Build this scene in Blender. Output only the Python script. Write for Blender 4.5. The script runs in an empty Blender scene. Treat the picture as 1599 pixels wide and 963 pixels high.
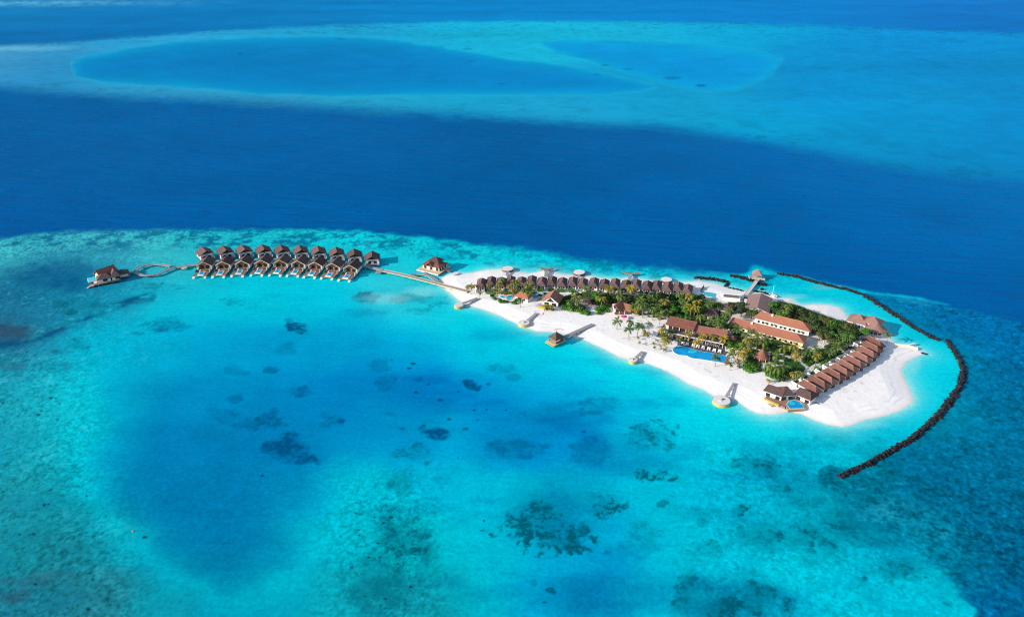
import bpy, math, random
import numpy as np
from mathutils import Vector

random.seed(7)
RNG = np.random.default_rng(11)
sc = bpy.context.scene
COL = sc.collection

# ------------------------------------------------------------------ camera frame
F = 1150.0            # focal length in reference pixels (frame 1599 x 963)
PITCH = math.radians(27.0)
H = 200.0
CP, SP = math.cos(PITCH), math.sin(PITCH)

def P(px, py, z=0.0):
    """ground position of something seen at a direction of the survey photograph, at height z"""
    dx = (px - 799.5) / F
    dy = (481.5 - py) / F
    d = Vector((dx, CP + dy * SP, -SP + dy * CP))
    t = (z - H) / d.z
    return Vector((d.x * t, d.y * t, z))

def Pn(px, py, z=0.0):
    dx = (px - 799.5) / F
    dy = (481.5 - py) / F
    dz = -SP + dy * CP
    t = (z - H) / dz
    return dx * t, (CP + dy * SP) * t

# ------------------------------------------------------------------ helpers: materials
def lin(c):
    c = np.asarray(c, dtype=float) / 255.0
    return np.where(c <= 0.04045, c / 12.92, ((c + 0.055) / 1.055) ** 2.4)

def mat(name, col, rough=0.7, var=0.25, scale=1.0, spec=0.3, stripes=None, bump=0.0, coord='Object'):
    """principled material with two octaves of colour variation, optional stripes (scale, axis, depth)"""
    m = bpy.data.materials.new(name); m.use_nodes = True
    nt = m.node_tree; b = nt.nodes['Principled BSDF']
    b.inputs['Roughness'].default_value = rough
    b.inputs['Specular IOR Level'].default_value = spec
    tc = nt.nodes.new('ShaderNodeTexCoord')
    n1 = nt.nodes.new('ShaderNodeTexNoise'); n1.inputs['Scale'].default_value = scale
    n1.inputs['Detail'].default_value = 4; n1.inputs['Roughness'].default_value = 0.65
    nt.links.new(tc.outputs[coord], n1.inputs['Vector'])
    oi = nt.nodes.new('ShaderNodeObjectInfo')
    add = nt.nodes.new('ShaderNodeMath'); add.operation = 'MULTIPLY_ADD'
    nt.links.new(oi.outputs['Random'], add.inputs[0]); add.inputs[1].default_value = 0.5
    nt.links.new(n1.outputs['Fac'], add.inputs[2])
    mr = nt.nodes.new('ShaderNodeMapRange')
    mr.inputs['From Min'].default_value = 0.35; mr.inputs['From Max'].default_value = 1.15
    mr.inputs['To Min'].default_value = 1 - var; mr.inputs['To Max'].default_value = 1 + var
    nt.links.new(add.outputs[0], mr.inputs['Value'])
    fac = mr.outputs['Result']
    if stripes:
        sep = nt.nodes.new('ShaderNodeSeparateXYZ'); nt.links.new(tc.outputs['Object'], sep.inputs[0])
        mu = nt.nodes.new('ShaderNodeMath'); mu.operation = 'MULTIPLY'; mu.inputs[1].default_value = stripes[0]
        nt.links.new(sep.outputs[stripes[1]], mu.inputs[0])
        fr = nt.nodes.new('ShaderNodeMath'); fr.operation = 'FRACT'; nt.links.new(mu.outputs[0], fr.inputs[0])
        m2 = nt.nodes.new('ShaderNodeMapRange'); m2.inputs['To Min'].default_value = 1 - stripes[2]; m2.inputs['To Max'].default_value = 1
        m2.inputs['From Max'].default_value = 0.3
        nt.links.new(fr.outputs[0], m2.inputs['Value'])
        mm = nt.nodes.new('ShaderNodeMath'); mm.operation = 'MULTIPLY'
        nt.links.new(fac, mm.inputs[0]); nt.links.new(m2.outputs['Result'], mm.inputs[1]); fac = mm.outputs[0]
    mx = nt.nodes.new('ShaderNodeMix'); mx.data_type = 'RGBA'; mx.blend_type = 'MULTIPLY'
    mx.inputs['Factor'].default_value = 1.0
    mx.inputs['A'].default_value = (*col, 1)
    nt.links.new(fac, mx.inputs['B'])
    nt.links.new(mx.outputs['Result'], b.inputs['Base Color'])
    if bump:
        bp = nt.nodes.new('ShaderNodeBump'); bp.inputs['Strength'].default_value = bump
        bp.inputs['Distance'].default_value = 0.2
        nt.links.new(n1.outputs['Fac'], bp.inputs['Height']); nt.links.new(bp.outputs[0], b.inputs['Normal'])
    return m

M = {}
M['thatch'] = mat('weathered_shingle', (0.11, 0.075, 0.07), 0.85, 0.35, 0.8, 0.1, (2.2, 2, 0.3), 0.3)
M['thatch_grey'] = mat('grey_brown_shingle', (0.115, 0.08, 0.08), 0.85, 0.35, 0.7, 0.1, (2.2, 2, 0.3), 0.3)
M['thatch_villa'] = mat('red_brown_shingle', (0.135, 0.085, 0.08), 0.85, 0.35, 0.9, 0.1, (2.0, 2, 0.3), 0.3)
M['tile'] = mat('orange_roof_tile', (0.33, 0.135, 0.085), 0.75, 0.25, 0.35, 0.2, (2.0, 2, 0.25), 0.2)
M['tile_pale'] = mat('faded_pink_tile', (0.31, 0.195, 0.175), 0.75, 0.2, 0.35, 0.2, (2.0, 2, 0.2), 0.2)
M['tile_mauve'] = mat('mauve_brown_tile', (0.27, 0.155, 0.13), 0.75, 0.2, 0.35, 0.2, (2.0, 2, 0.2), 0.2)
M['thatch_spit'] = mat('rust_brown_shingle', (0.185, 0.092, 0.075), 0.85, 0.35, 0.9, 0.1, (2.0, 2, 0.3), 0.3)
M['tile_red'] = mat('red_brown_tile', (0.27, 0.11, 0.08), 0.75, 0.3, 0.35, 0.2, (1.6, 2, 0.25), 0.2)
M['ridge'] = mat('ridge_tile', (0.40, 0.20, 0.14), 0.8, 0.2, 1.0)
M['white'] = mat('white_render', (0.74, 0.73, 0.70), 0.7, 0.08, 0.6)
M['cream'] = mat('cream_render', (0.72, 0.64, 0.42), 0.75, 0.1, 0.4)
M['wood'] = mat('deck_wood', (0.28, 0.17, 0.12), 0.75, 0.3, 1.2, 0.2, (3.0, 0, 0.3))
M['wood_grey'] = mat('grey_deck_wood', (0.33, 0.32, 0.34), 0.8, 0.25, 1.0, 0.2, (2.0, 1, 0.25))  # blue-grey boards with darker stripes
M['wood_pale'] = mat('pale_board', (0.62, 0.48, 0.30), 0.75, 0.25, 1.0)
M['wood_dark'] = mat('dark_timber', (0.11, 0.065, 0.045), 0.8, 0.3, 1.0)
M['deck_dark'] = mat('dark_slate_deck', (0.12, 0.11, 0.13), 0.7, 0.3, 0.6, 0.3, (1.5, 0, 0.2))
M['glass'] = mat('dark_window_glass', (0.02, 0.025, 0.03), 0.12, 0.2, 0.5, 0.5)
M['dark'] = mat('dark_recess', (0.03, 0.022, 0.02), 0.8, 0.2, 0.5)  # near-black colour standing in for shade inside openings
M['pool'] = mat('pool_water', (0.0, 0.30, 0.62), 0.08, 0.12, 0.35, 0.4)
M['pool_pale'] = mat('shallow_pool_water', (0.02, 0.55, 0.68), 0.08, 0.12, 0.35, 0.4)
M['stone'] = mat('pale_stone', (0.62, 0.58, 0.52), 0.85, 0.15, 0.8)
M['concrete'] = mat('sand_topped_concrete', (0.68, 0.65, 0.62), 0.9, 0.15, 0.7)
M['rim'] = mat('ochre_timber_rim', (0.55, 0.36, 0.12), 0.8, 0.3, 0.6, 0.2, (1.0, 0, 0.3))
M['hull'] = mat('white_gloss_paint', (0.8, 0.8, 0.8), 0.3, 0.05, 0.5)
M['cushion'] = mat('white_cushion', (0.78, 0.76, 0.73), 0.9, 0.08, 1.0)
M['red'] = mat('red_canvas', (0.5, 0.05, 0.05), 0.85, 0.15, 1.0)
M['pink'] = mat('pink_canvas', (0.62, 0.03, 0.16), 0.85, 0.15, 1.0)
M['yellow'] = mat('yellow_canvas', (0.85, 0.6, 0.02), 0.85, 0.15, 1.0)
M['orange'] = mat('orange_plastic', (0.8, 0.15, 0.03), 0.5, 0.1, 1.0)
M['court'] = mat('turquoise_court_paint', (0.05, 0.45, 0.55), 0.8, 0.12, 0.3)
M['trunk'] = mat('palm_bark', (0.26, 0.20, 0.15), 0.9, 0.3, 2.0, 0.1, (3.0, 2, 0.35))
M['bark'] = mat('tree_bark', (0.12, 0.09, 0.06), 0.9, 0.3, 2.0, 0.1)
M['rock'] = mat('breakwater_rock', (0.020, 0.020, 0.024), 0.95, 0.95, 0.7, 0.2, None, 0.4)

def leafmat(name, a, b):
    m = bpy.data.materials.new(name); m.use_nodes = True
    nt = m.node_tree; bs = nt.nodes['Principled BSDF']
    bs.inputs['Roughness'].default_value = 0.6; bs.inputs['Specular IOR Level'].default_value = 0.25
    tc = nt.nodes.new('ShaderNodeTexCoord'); n = nt.nodes.new('ShaderNodeTexNoise'); n.inputs['Scale'].default_value = 0.8
    n.inputs['Detail'].default_value = 3
    nt.links.new(tc.outputs['Object'], n.inputs['Vector'])
    oi = nt.nodes.new('ShaderNodeObjectInfo')
    ma = nt.nodes.new('ShaderNodeMath'); ma.operation = 'MULTIPLY_ADD'; ma.inputs[1].default_value = 0.7
    nt.links.new(oi.outputs['Random'], ma.inputs[0]); nt.links.new(n.outputs['Fac'], ma.inputs[2])
    mr = nt.nodes.new('ShaderNodeMapRange'); mr.inputs['From Min'].default_value = 0.4; mr.inputs['From Max'].default_value = 1.25
    nt.links.new(ma.outputs[0], mr.inputs['Value'])
    mx = nt.nodes.new('ShaderNodeMix'); mx.data_type = 'RGBA'
    nt.links.new(mr.outputs['Result'], mx.inputs['Factor'])
    mx.inputs['A'].default_value = (*a, 1); mx.inputs['B'].default_value = (*b, 1)
    nt.links.new(mx.outputs['Result'], bs.inputs['Base Color'])
    return m
M['leaf_dark'] = leafmat('dark_broadleaf', (0.018, 0.048, 0.014), (0.05, 0.085, 0.018))
M['leaf_mid'] = leafmat('bright_broadleaf', (0.028, 0.125, 0.012), (0.075, 0.20, 0.018))
M['leaf_olive'] = leafmat('olive_broadleaf', (0.05, 0.07, 0.02), (0.10, 0.10, 0.03))
M['palm_green'] = leafmat('green_palm_frond', (0.04, 0.10, 0.018), (0.12, 0.17, 0.03))
M['palm_yellow'] = leafmat('yellowing_palm_frond', (0.11, 0.135, 0.02), (0.32, 0.24, 0.03))
M['hedge'] = leafmat('clipped_hedge', (0.03, 0.10, 0.012), (0.055, 0.15, 0.018))

# ------------------------------------------------------------------ helpers: meshes and objects
class MB:
    def __init__(s): s.v = []; s.f = []
    def add(s, vs, fs):
        o = len(s.v); s.v += [tuple(v) for v in vs]; s.f += [tuple(o + i for i in f) for f in fs]; return s
    def box(s, x0, x1, y0, y1, z0, z1):
        return s.add([(x0,y0,z0),(x1,y0,z0),(x1,y1,z0),(x0,y1,z0),(x0,y0,z1),(x1,y0,z1),(x1,y1,z1),(x0,y1,z1)],
                     [(0,3,2,1),(4,5,6,7),(0,1,5,4),(1,2,6,5),(2,3,7,6),(3,0,4,7)])
    def prism(s, pts, z0, z1):
        n = len(pts)
        a = sum(pts[i][0]*pts[(i+1)%n][1]-pts[(i+1)%n][0]*pts[i][1] for i in range(n))
        if a < 0: pts = pts[::-1]
        return s.add([(p[0],p[1],z0) for p in pts]+[(p[0],p[1],z1) for p in pts],
                     [tuple(range(n-1,-1,-1)), tuple(range(n,2*n))]+[(i,(i+1)%n,n+(i+1)%n,n+i) for i in range(n)])
    def cyl(s, x, y, r, z0, z1, n=10, r1=None):
        r1 = r if r1 is None else r1
        vs = [(x+r*math.cos(2*math.pi*i/n), y+r*math.sin(2*math.pi*i/n), z0) for i in range(n)]
        vs += [(x+r1*math.cos(2*math.pi*i/n), y+r1*math.sin(2*math.pi*i/n), z1) for i in range(n)]
        return s.add(vs, [tuple(range(n-1,-1,-1)), tuple(range(n,2*n))]+[(i,(i+1)%n,n+(i+1)%n,n+i) for i in range(n)])
    def cone(s, x, y, r, z0, z1, n=16, r1=0.05): return s.cyl(x, y, r, z0, z1, n, r1)
    def gable(s, w, y0, y1, ze, zr, t=0.25, x=0.0):
        """ridge along y; a solid folded sheet of thickness t"""
        pr = [(x-w,ze),(x,zr),(x+w,ze),(x+w,ze-t),(x,zr-t*1.1),(x-w,ze-t)]
        vs = [(p[0],y0,p[1]) for p in pr]+[(p[0],y1,p[1]) for p in pr]
        return s.add(vs, [(0,1,4,5),(1,2,3,4),(6,11,10,7),(7,10,9,8)]+[((i+1)%6,i,6+i,6+(i+1)%6) for i in range(6)])
    def hip(s, x0, x1, y0, y1, ze, zr, ra, rb, t=0.25, axis='y', off=0.0):
        """hip roof; ridge along axis from ra to rb"""
        if axis == 'y':
            xm = (x0+x1)/2+off; r = [(xm,ra,zr),(xm,rb,zr)]
        else:
            ym = (y0+y1)/2+off; r = [(ra,ym,zr),(rb,ym,zr)]
        b = [(x0,y0),(x1,y0),(x1,y1),(x0,y1)]
        vs = [(p[0],p[1],ze-t) for p in b]+[(p[0],p[1],ze) for p in b]+r
        fs = [(3,2,1,0)]+[(i,(i+1)%4,4+(i+1)%4,4+i) for i in range(4)]
        if axis == 'y': fs += [(4,5,8),(5,6,9,8),(6,7,9),(7,4,8,9)]
        else: fs += [(4,5,9,8),(5,6,9),(6,7,8,9),(7,4,8)]
        return s.add(vs, fs)
    def gable_wall(s, w, y0, y1, z0, ze, zr, x=0.0):
        pr = [(x-w,z0),(x+w,z0),(x+w,ze),(x,zr),(x-w,ze)]
        vs = [(p[0],y0,p[1]) for p in pr]+[(p[0],y1,p[1]) for p in pr]
        return s.add(vs, [(0,1,2,3,4),(9,8,7,6,5)]+[((i+1)%5,i,5+i,5+(i+1)%5) for i in range(5)])
    def tube(s, pts, rads, n=6):
        k = len(s.v); pts = [Vector(p) for p in pts]
        for i, p in enumerate(pts):
            d = (pts[min(i+1,len(pts)-1)]-pts[max(i-1,0)]).normalized()
            a = d.orthogonal().normalized(); b = d.cross(a)
            for j in range(n):
                t = 2*math.pi*j/n
                s.v.append(tuple(p+(a*math.cos(t)+b*math.sin(t))*rads[i]))
        for i in range(len(pts)-1):
            for j in range(n):
                s.f.append((k+i*n+j, k+i*n+(j+1)%n, k+(i+1)*n+(j+1)%n, k+(i+1)*n+j))
        s.f.append(tuple(k+(len(pts)-1)*n+j for j in range(n)))
        return s
    def strip(s, pts, w, z0, z1):
        """a walkway of width w along a polyline"""
        L, R = [], []
        for i, p in enumerate(pts):
            a = pts[max(i-1,0)]; b = pts[min(i+1,len(pts)-1)]
            d = Vector((b[0]-a[0], b[1]-a[1])); d.normalize(); n = Vector((-d.y, d.x))
            L.append((p[0]+n.x*w/2, p[1]+n.y*w/2)); R.append((p[0]-n.x*w/2, p[1]-n.y*w/2))
        k = len(s.v); n = len(pts)
        for q in (L, R):
            for z in (z0, z1): s.v += [(a[0],a[1],z) for a in q]
        l0, l1, r0, r1 = k, k+n, k+2*n, k+3*n
        for i in range(n-1):
            s.f += [(l1+i, r1+i, r1+i+1, l1+i+1)[::-1], (l0+i, l0+i+1, r0+i+1, r0+i)[::-1], (l0+i, l1+i, l1+i+1, l0+i+1)[::-1], (r0+i, r0+i+1, r1+i+1, r1+i)[::-1]]
        s.f += [(l0, r0, r1, l1), (l0+n-1, l1+n-1, r1+n-1, r0+n-1)]
        return s
    def mesh(s, name, m):
        me = bpy.data.meshes.new(name); me.from_pydata(s.v, [], s.f); me.update()
        if m: me.materials.append(m)
        return me
    def obj(s, name, m, parent=None, loc=None):
        me = s.mesh(name, m); o = bpy.data.objects.new(name, me); COL.objects.link(o)
        if parent: o.parent = parent
        if loc: o.location = loc
        return o

def tag(o, label, cat, group=None):
    o['label'] = label; o['category'] = cat
    if group: o['group'] = group
    return o
def thing(name, label, cat, loc=(0,0,0), rz=0.0, group=None):
    o = bpy.data.objects.new(name, None); COL.objects.link(o)
    o.location = loc; o.rotation_euler = (0, 0, rz); o.empty_display_size = 0.5
    return tag(o, label, cat, group)
def structure(o, kind='structure'):
    o['kind'] = kind; return o
def copy_tree(o, parent=None):
    c = o.copy(); COL.objects.link(c)
    if parent: c.parent = parent
    for ch in list(o.children): copy_tree(ch, c)
    return c
def face_dir(fx, fy):            # rotation whose local -y looks along (fx, fy)
    return math.atan2(fx, -fy)
ORD = ['first','second','third','fourth','fifth','sixth','seventh','eighth','ninth','tenth','eleventh','twelfth','thirteenth','fourteenth',
       'fifteenth','sixteenth','seventeenth','eighteenth','nineteenth','twentieth','twenty-first','twenty-second','twenty-third','twenty-fourth',
       'twenty-fifth','twenty-sixth','twenty-seventh','twenty-eighth','twenty-ninth','thirtieth','thirty-first','thirty-second','thirty-third',
       'thirty-fourth','thirty-fifth','thirty-sixth','thirty-seventh','thirty-eighth','thirty-ninth','fortieth']

# ------------------------------------------------------------------ helpers: numpy noise and polygons
def _hash(ix, iy, seed):
    n = (ix.astype(np.int64)*374761393 + iy.astype(np.int64)*668265263 + seed*1274126177) & 0xffffffff
    n = ((n ^ (n >> 13))*1274126177) & 0xffffffff
    n = n ^ (n >> 16)
    return (n & 0xffffff) / float(0xffffff)
def vnoise(x, y, seed=0):
    ix = np.floor(x); iy = np.floor(y); fx = x-ix; fy = y-iy
    fx = fx*fx*fx*(fx*(fx*6-15)+10); fy = fy*fy*fy*(fy*(fy*6-15)+10)
    a = _hash(ix,iy,seed); b = _hash(ix+1,iy,seed); c = _hash(ix,iy+1,seed); d = _hash(ix+1,iy+1,seed)
    return (a*(1-fx)+b*fx)*(1-fy)+(c*(1-fx)+d*fx)*fy
def fbm(x, y, scale, octv=4, seed=0, gain=0.5):
    s = np.zeros_like(x); a = 1.0; t = 0.0; f = 1.0/scale
    for k in range(octv):
        s += a*vnoise(x*f+17.3*k, y*f-9.1*k, seed+k*101); t += a; a *= gain; f *= 2.03
    return s/t
def sdf(px, py, poly):
    """signed distance to a polygon, positive inside"""
    poly = np.asarray(poly, float); d2 = np.full(px.shape, 1e18); ins = np.zeros(px.shape, bool)
    n = len(poly)
    for i in range(n):
        ax, ay = poly[i]; bx, by = poly[(i+1)%n]
        ex, ey = bx-ax, by-ay; L = ex*ex+ey*ey+1e-12
        t = np.clip(((px-ax)*ex+(py-ay)*ey)/L, 0, 1)
        d2 = np.minimum(d2, (px-ax-t*ex)**2+(py-ay-t*ey)**2)
        c = ((ay > py) != (by > py)) & (px < ex*(py-ay)/(by-ay+1e-15)+ax)
        ins ^= c
    d = np.sqrt(d2)
    return np.where(ins, d, -d)
def sst(a, b, x):
    t = np.clip((x-a)/(b-a), 0, 1); return t*t*(3-2*t)

ISLAND_PX = [(686,437),(693,431.6),(704,427),(717,426),(727,426.6),(738,426),(749.5,423),(761,421),(777.6,420.4),(786.6,419.5),(797.5,420.8),
 (809,424),(826,426.5),(837,424.8),(848,422),(862,422.5),(871,427),(882,429),(893,429.6),(905,429.4),(917.5,430),(936,433.7),(955,435.6),(975,434.4),
 (989,433),(1000,435.6),(1017.5,438),(1032,439.4),(1049,438.7),(1063,440),(1079,439.4),(1091,438.7),(1107,441),(1120,443.7),(1132,447),(1147,450.6),
 (1162,453.7),(1172,454),(1189,455.6),(1204,461),(1216,465),(1235,466),(1242,472),(1253,476),(1271,475),(1294,476.4),(1310,480.5),(1319,488.5),(1324,496),
 (1340,497),(1358,499),(1372,506),(1381,514),(1385.5,524),(1399,536.5),(1417.5,539),(1433.5,543),(1446,552.5),(1436,555),(1427,558),(1415,565),(1408,576.5),
 (1410.6,588),(1417.5,601.6),(1425.5,620),(1424,629),(1408,640),(1390,647),(1372,650.7),(1353.5,654),(1335,661),(1317,666.7),(1294,663),(1271,655),
 (1248.5,645),(1232.5,642.7),(1212,647),(1202.5,647.5),(1184,645),(1170,639),(1159,631),(1149,625),(1134,620),(1115,619),(1102.5,611),(1090,605),
 (1075,600),(1056,588),(1034.5,576),(1012.7,567.6),(998,564.7),(982,563),(966,557),(951.6,550),(940,544),(925,537),(910,530),(894,525),(875,520),
 (860,518.5),(840,517.5),(825,513.7),(809,506),(800,502),(785,495),(769.4,489),(752.5,483),(737,479.5),(724.7,477),(718,471),(708,462),(696.5,454),(687.5,446),(683,440)]
ISLAND = [tuple(P(a, b, 0.0))[:2] for a, b in ISLAND_PX]
def ground_z(x, y):
    d = float(sdf(np.array([x]), np.array([y]), ISLAND)[0])
    return max(-0.35, min(1.1, 1.1*(d/11.0))) if d < 11 else 1.1
def at(px, py, dz=0.0):
    """place on the island ground, seen at (px, py) at dz metres over the ground"""
    p = P(px, py, 1.0+dz)
    z = ground_z(p.x, p.y)
    p = P(px, py, z+dz)
    return Vector((p.x, p.y, z))

# ------------------------------------------------------------------ sea
def grid_mesh(name, xs, ys, zf=None):
    X, Y = np.meshgrid(xs, ys)                     # survey directions -> world
    wx, wy = Pn(X, Y, 0.0)
    n, m = X.shape
    return X, Y, wx, wy
def build_grid(name, wx, wy, wz, cols, extra, m):
    n, k = wx.shape
    co = np.stack([wx, wy, wz], -1).reshape(-1, 3).astype(np.float32)
    idx = np.arange(n*k).reshape(n, k)
    q = np.stack([idx[1:, :-1], idx[1:, 1:], idx[:-1, 1:], idx[:-1, :-1]], -1).reshape(-1, 4).astype(np.int32)
    me = bpy.data.meshes.new(name)
    me.vertices.add(len(co)); me.vertices.foreach_set('co', co.ravel())
    me.loops.add(q.size); me.loops.foreach_set('vertex_index', q.ravel())
    me.polygons.add(len(q)); me.polygons.foreach_set('loop_start', np.arange(0, q.size, 4, dtype=np.int32))
    me.polygons.foreach_set('use_smooth', np.ones(len(q), bool))
    me.update(calc_edges=True)
    at_ = me.color_attributes.new('tint', 'FLOAT_COLOR', 'POINT')
    rgba = np.ones((len(co), 4), np.float32); rgba[:, :3] = cols.reshape(-1, 3)
    if extra is not None: rgba[:, 3] = extra.ravel()
    at_.data.foreach_set('color', rgba.ravel())
    me.materials.append(m)
    o = bpy.data.objects.new(name, me); COL.objects.link(o)
    return o

def idw(px, py, pts, sig=40.0, ysc=1.35):
    """smooth blend of local sea colours: gaussian weights with a weak far-reaching tail"""
    num = np.zeros(px.shape+(3,)); den = np.zeros(px.shape)
    for x, y, c in pts:
        d2 = (px-x)**2+((py-y)*ysc)**2
        w = np.exp(-d2/(2*sig*sig))+1e-3*np.exp(-d2/(2*(4*sig)**2))+1e-9/(1+d2/1e5)
        num += w[..., None]*lin(c); den += w
    return num/den[..., None]

SEA_NEAR = [(60,405,(35,120,160)),(130,414,(25,118,160)),(95,440,(18,108,152)),(145,432,(22,122,162)),(175,412,(35,140,178)),(40,447,(20,112,155)),(165,455,(18,140,178)),(40,500,(35,100,140)),(90,500,(20,125,165)),(20,378,(75,195,210)),(110,374,(80,200,214)),(220,374,(60,192,210)),(-30,450,(25,115,155)),(-40,620,(25,155,180)),(-40,800,(25,145,165)),(1000,640,(0,178,218)),(870,660,(0,135,203)),(800,650,(0,138,205)), # what the shallow shelf looks like from place to place: sand, weed, depth
 (60,372,(45,190,210)),(150,372,(65,200,215)),(300,370,(30,185,205)),(450,372,(20,190,210)),(600,380,(10,195,220)),(700,392,(0,190,220)),(800,400,(0,170,205)),(880,412,(0,165,205)),
 (950,420,(0,175,212)),(1040,432,(0,195,228)),(20,390,(60,190,205)),(100,395,(35,145,185)),(60,420,(30,115,160)),(100,440,(15,108,152)),(200,395,(50,175,200)),(250,400,(70,190,205)),
 (280,390,(40,185,205)),(620,400,(10,215,230)),(560,390,(10,205,225)),(700,410,(0,205,225)),(760,412,(20,222,234)),(850,415,(0,212,230)),(950,428,(0,215,235)),(1060,436,(40,225,235)),
 (20,480,(25,115,152)),(30,520,(45,95,132)),(60,480,(15,135,168)),(130,470,(20,150,185)),(200,450,(20,165,195)),(260,440,(20,180,205)),(330,450,(10,190,210)),(420,450,(0,195,220)),
 (520,455,(0,200,225)),(600,440,(40,200,220)),(640,460,(60,190,210)),(690,470,(20,190,215)),(150,510,(0,185,215)),(250,480,(0,190,220)),(350,480,(0,190,222)),(450,480,(0,190,222)),
 (540,500,(0,180,220)),(650,500,(0,205,230)),(720,490,(0,210,232)),(60,545,(30,150,180)),(0,560,(20,140,170)),(100,560,(0,185,215)),(180,550,(0,178,215)),(260,540,(0,170,212)),
 (340,540,(0,160,210)),(440,540,(0,155,210)),(540,540,(0,150,208)),(640,545,(0,165,218)),(740,530,(0,192,228)),(820,545,(0,202,232)),(880,560,(0,205,232)),(960,575,(0,215,235)),
 (1040,600,(0,215,235)),(1100,630,(0,215,235)),(20,620,(25,160,185)),(80,620,(20,180,200)),(130,620,(0,195,218)),(200,620,(0,160,205)),(280,620,(0,140,198)),(360,620,(0,140,200)),
 (460,620,(0,135,200)),(560,620,(0,130,200)),(660,610,(0,130,205)),(760,610,(0,140,210)),(830,600,(0,160,218)),(900,610,(0,165,218)),(980,630,(0,190,225)),(1060,660,(0,195,225)),
 (1130,680,(0,200,225)),(1200,680,(0,195,222)),(20,700,(20,155,180)),(80,700,(15,165,185)),(140,690,(0,195,218)),(200,700,(0,150,200)),(280,700,(0,130,190)),(350,700,(0,130,192)),
 (450,700,(0,132,195)),(560,690,(0,142,198)),(620,690,(0,148,204)),(600,640,(0,134,195)),(700,680,(0,160,212)),(520,650,(0,132,194)),(780,690,(0,145,205)),(850,690,(0,140,205)),(920,690,(0,145,210)),(1000,700,(0,175,215)),
 (20,780,(25,150,170)),(100,780,(15,150,170)),(160,760,(0,175,205)),(220,770,(0,138,184)),(300,770,(0,122,178)),(380,780,(0,130,188)),(460,780,(0,150,200)),(540,770,(0,180,212)),
 (600,780,(0,180,205)),(680,760,(0,178,216)),(760,770,(0,185,220)),(840,800,(0,160,192)),(920,760,(0,160,200)),(960,830,(0,170,215)),(1040,760,(0,190,222)),(1120,760,(0,185,220)),
 (1200,760,(0,175,210)),(1240,700,(0,185,215)),(20,860,(20,135,155)),(100,860,(20,130,150)),(180,850,(10,160,185)),(260,860,(0,130,175)),(330,850,(0,119,170)),(420,860,(0,134,182)),
 (480,850,(0,185,212)),(560,840,(0,175,198)),(640,860,(0,165,182)),(700,850,(0,190,215)),(780,860,(0,185,215)),(860,870,(0,165,210)),(940,870,(0,150,205)),(1020,860,(0,190,222)),
 (1100,860,(0,195,225)),(1180,820,(0,170,200)),(1280,820,(0,155,185)),(1260,880,(0,195,222)),(1350,880,(0,185,215)),(1450,900,(0,185,215)),(1400,850,(0,140,180)),
 (20,950,(25,120,145)),(150,940,(30,125,145)),(250,945,(10,150,175)),(340,905,(0,128,172)),(290,900,(0,132,172)),(345,945,(0,150,185)),(420,925,(0,152,186)),(420,955,(0,165,196)),(480,950,(10,165,185)),(600,940,(10,140,160)),(660,950,(10,155,175)),
 (740,940,(0,190,218)),(840,950,(0,165,210)),(920,950,(0,140,195)),(1000,950,(0,180,215)),(1100,930,(0,150,185)),(1180,940,(0,165,195)),(1300,940,(0,195,222)),(1450,945,(0,190,218)),
 (1220,445,(0,190,225)),(1280,460,(0,212,235)),(1350,490,(0,198,228)),(1420,520,(0,202,230)),(1470,560,(0,202,230)),(1450,600,(0,202,230)),(1440,650,(0,192,222)),(1380,690,(0,180,212)),
 (1300,700,(0,182,212)),(1180,660,(0,212,232)),(1160,445,(0,205,230))]
SEA_OUTER = [(1400,470,(0,104,165)),(1500,500,(0,104,165)),(1580,520,(0,104,165)),(1540,560,(0,104,160)),(1560,650,(0,104,152)),(1500,680,(0,104,150)),(1560,750,(0,109,155)),(1450,740,(0,99,142)),
 (1350,770,(0,104,140)),(1420,800,(0,114,150)),(1560,850,(0,97,142)),(1500,870,(0,121,157)),(1580,950,(0,97,148)),(1440,830,(0,139,170)),(1330,780,(0,124,155))]
SEA_DEEP = [(0,170,(0,97,164)),(200,170,(0,95,162)),(400,200,(0,99,169)),(800,200,(0,97,164)),(1200,250,(0,102,174)),(1599,300,(0,112,184)),(0,300,(0,87,159)),(400,300,(0,89,159)),
 (800,300,(0,87,154)),(1200,350,(0,97,169)),(1599,430,(0,92,164)),(1000,400,(0,87,159)),(1300,420,(0,89,162))]
SEA_FAR = [(0,20,(20,131,195)),(0,50,(0,101,170)),(400,15,(5,126,195)),(800,15,(0,131,205)),(1200,20,(0,126,205)),(1599,30,(0,111,195)),(1599,5,(20,121,205)),(250,35,(0,111,180)),(800,-60,(20,126,200))]
SEA_SHOAL = [(0,75,(90,170,215)),(60,100,(40,150,200)),(150,85,(40,160,210)),(250,60,(50,170,215)),(400,50,(40,170,215)),(550,40,(30,175,220)),(750,45,(20,190,225)),(850,50,(20,195,225)),
 (1000,45,(20,190,225)),(1150,50,(0,175,220)),(1300,80,(0,155,215)),(1450,70,(0,150,215)),(1580,90,(0,150,210)),(250,140,(50,160,200)),(400,155,(50,160,200)),(600,160,(40,170,205)),
 (700,155,(20,170,210)),(900,160,(30,170,210)),(1000,140,(0,165,215)),(1100,150,(20,165,205)),(1250,150,(0,155,215)),(1200,190,(0,170,215)),(1400,180,(0,155,210)),(1599,200,(0,145,205)),
 (1350,230,(0,150,200)),(1500,260,(0,140,195))]
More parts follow.
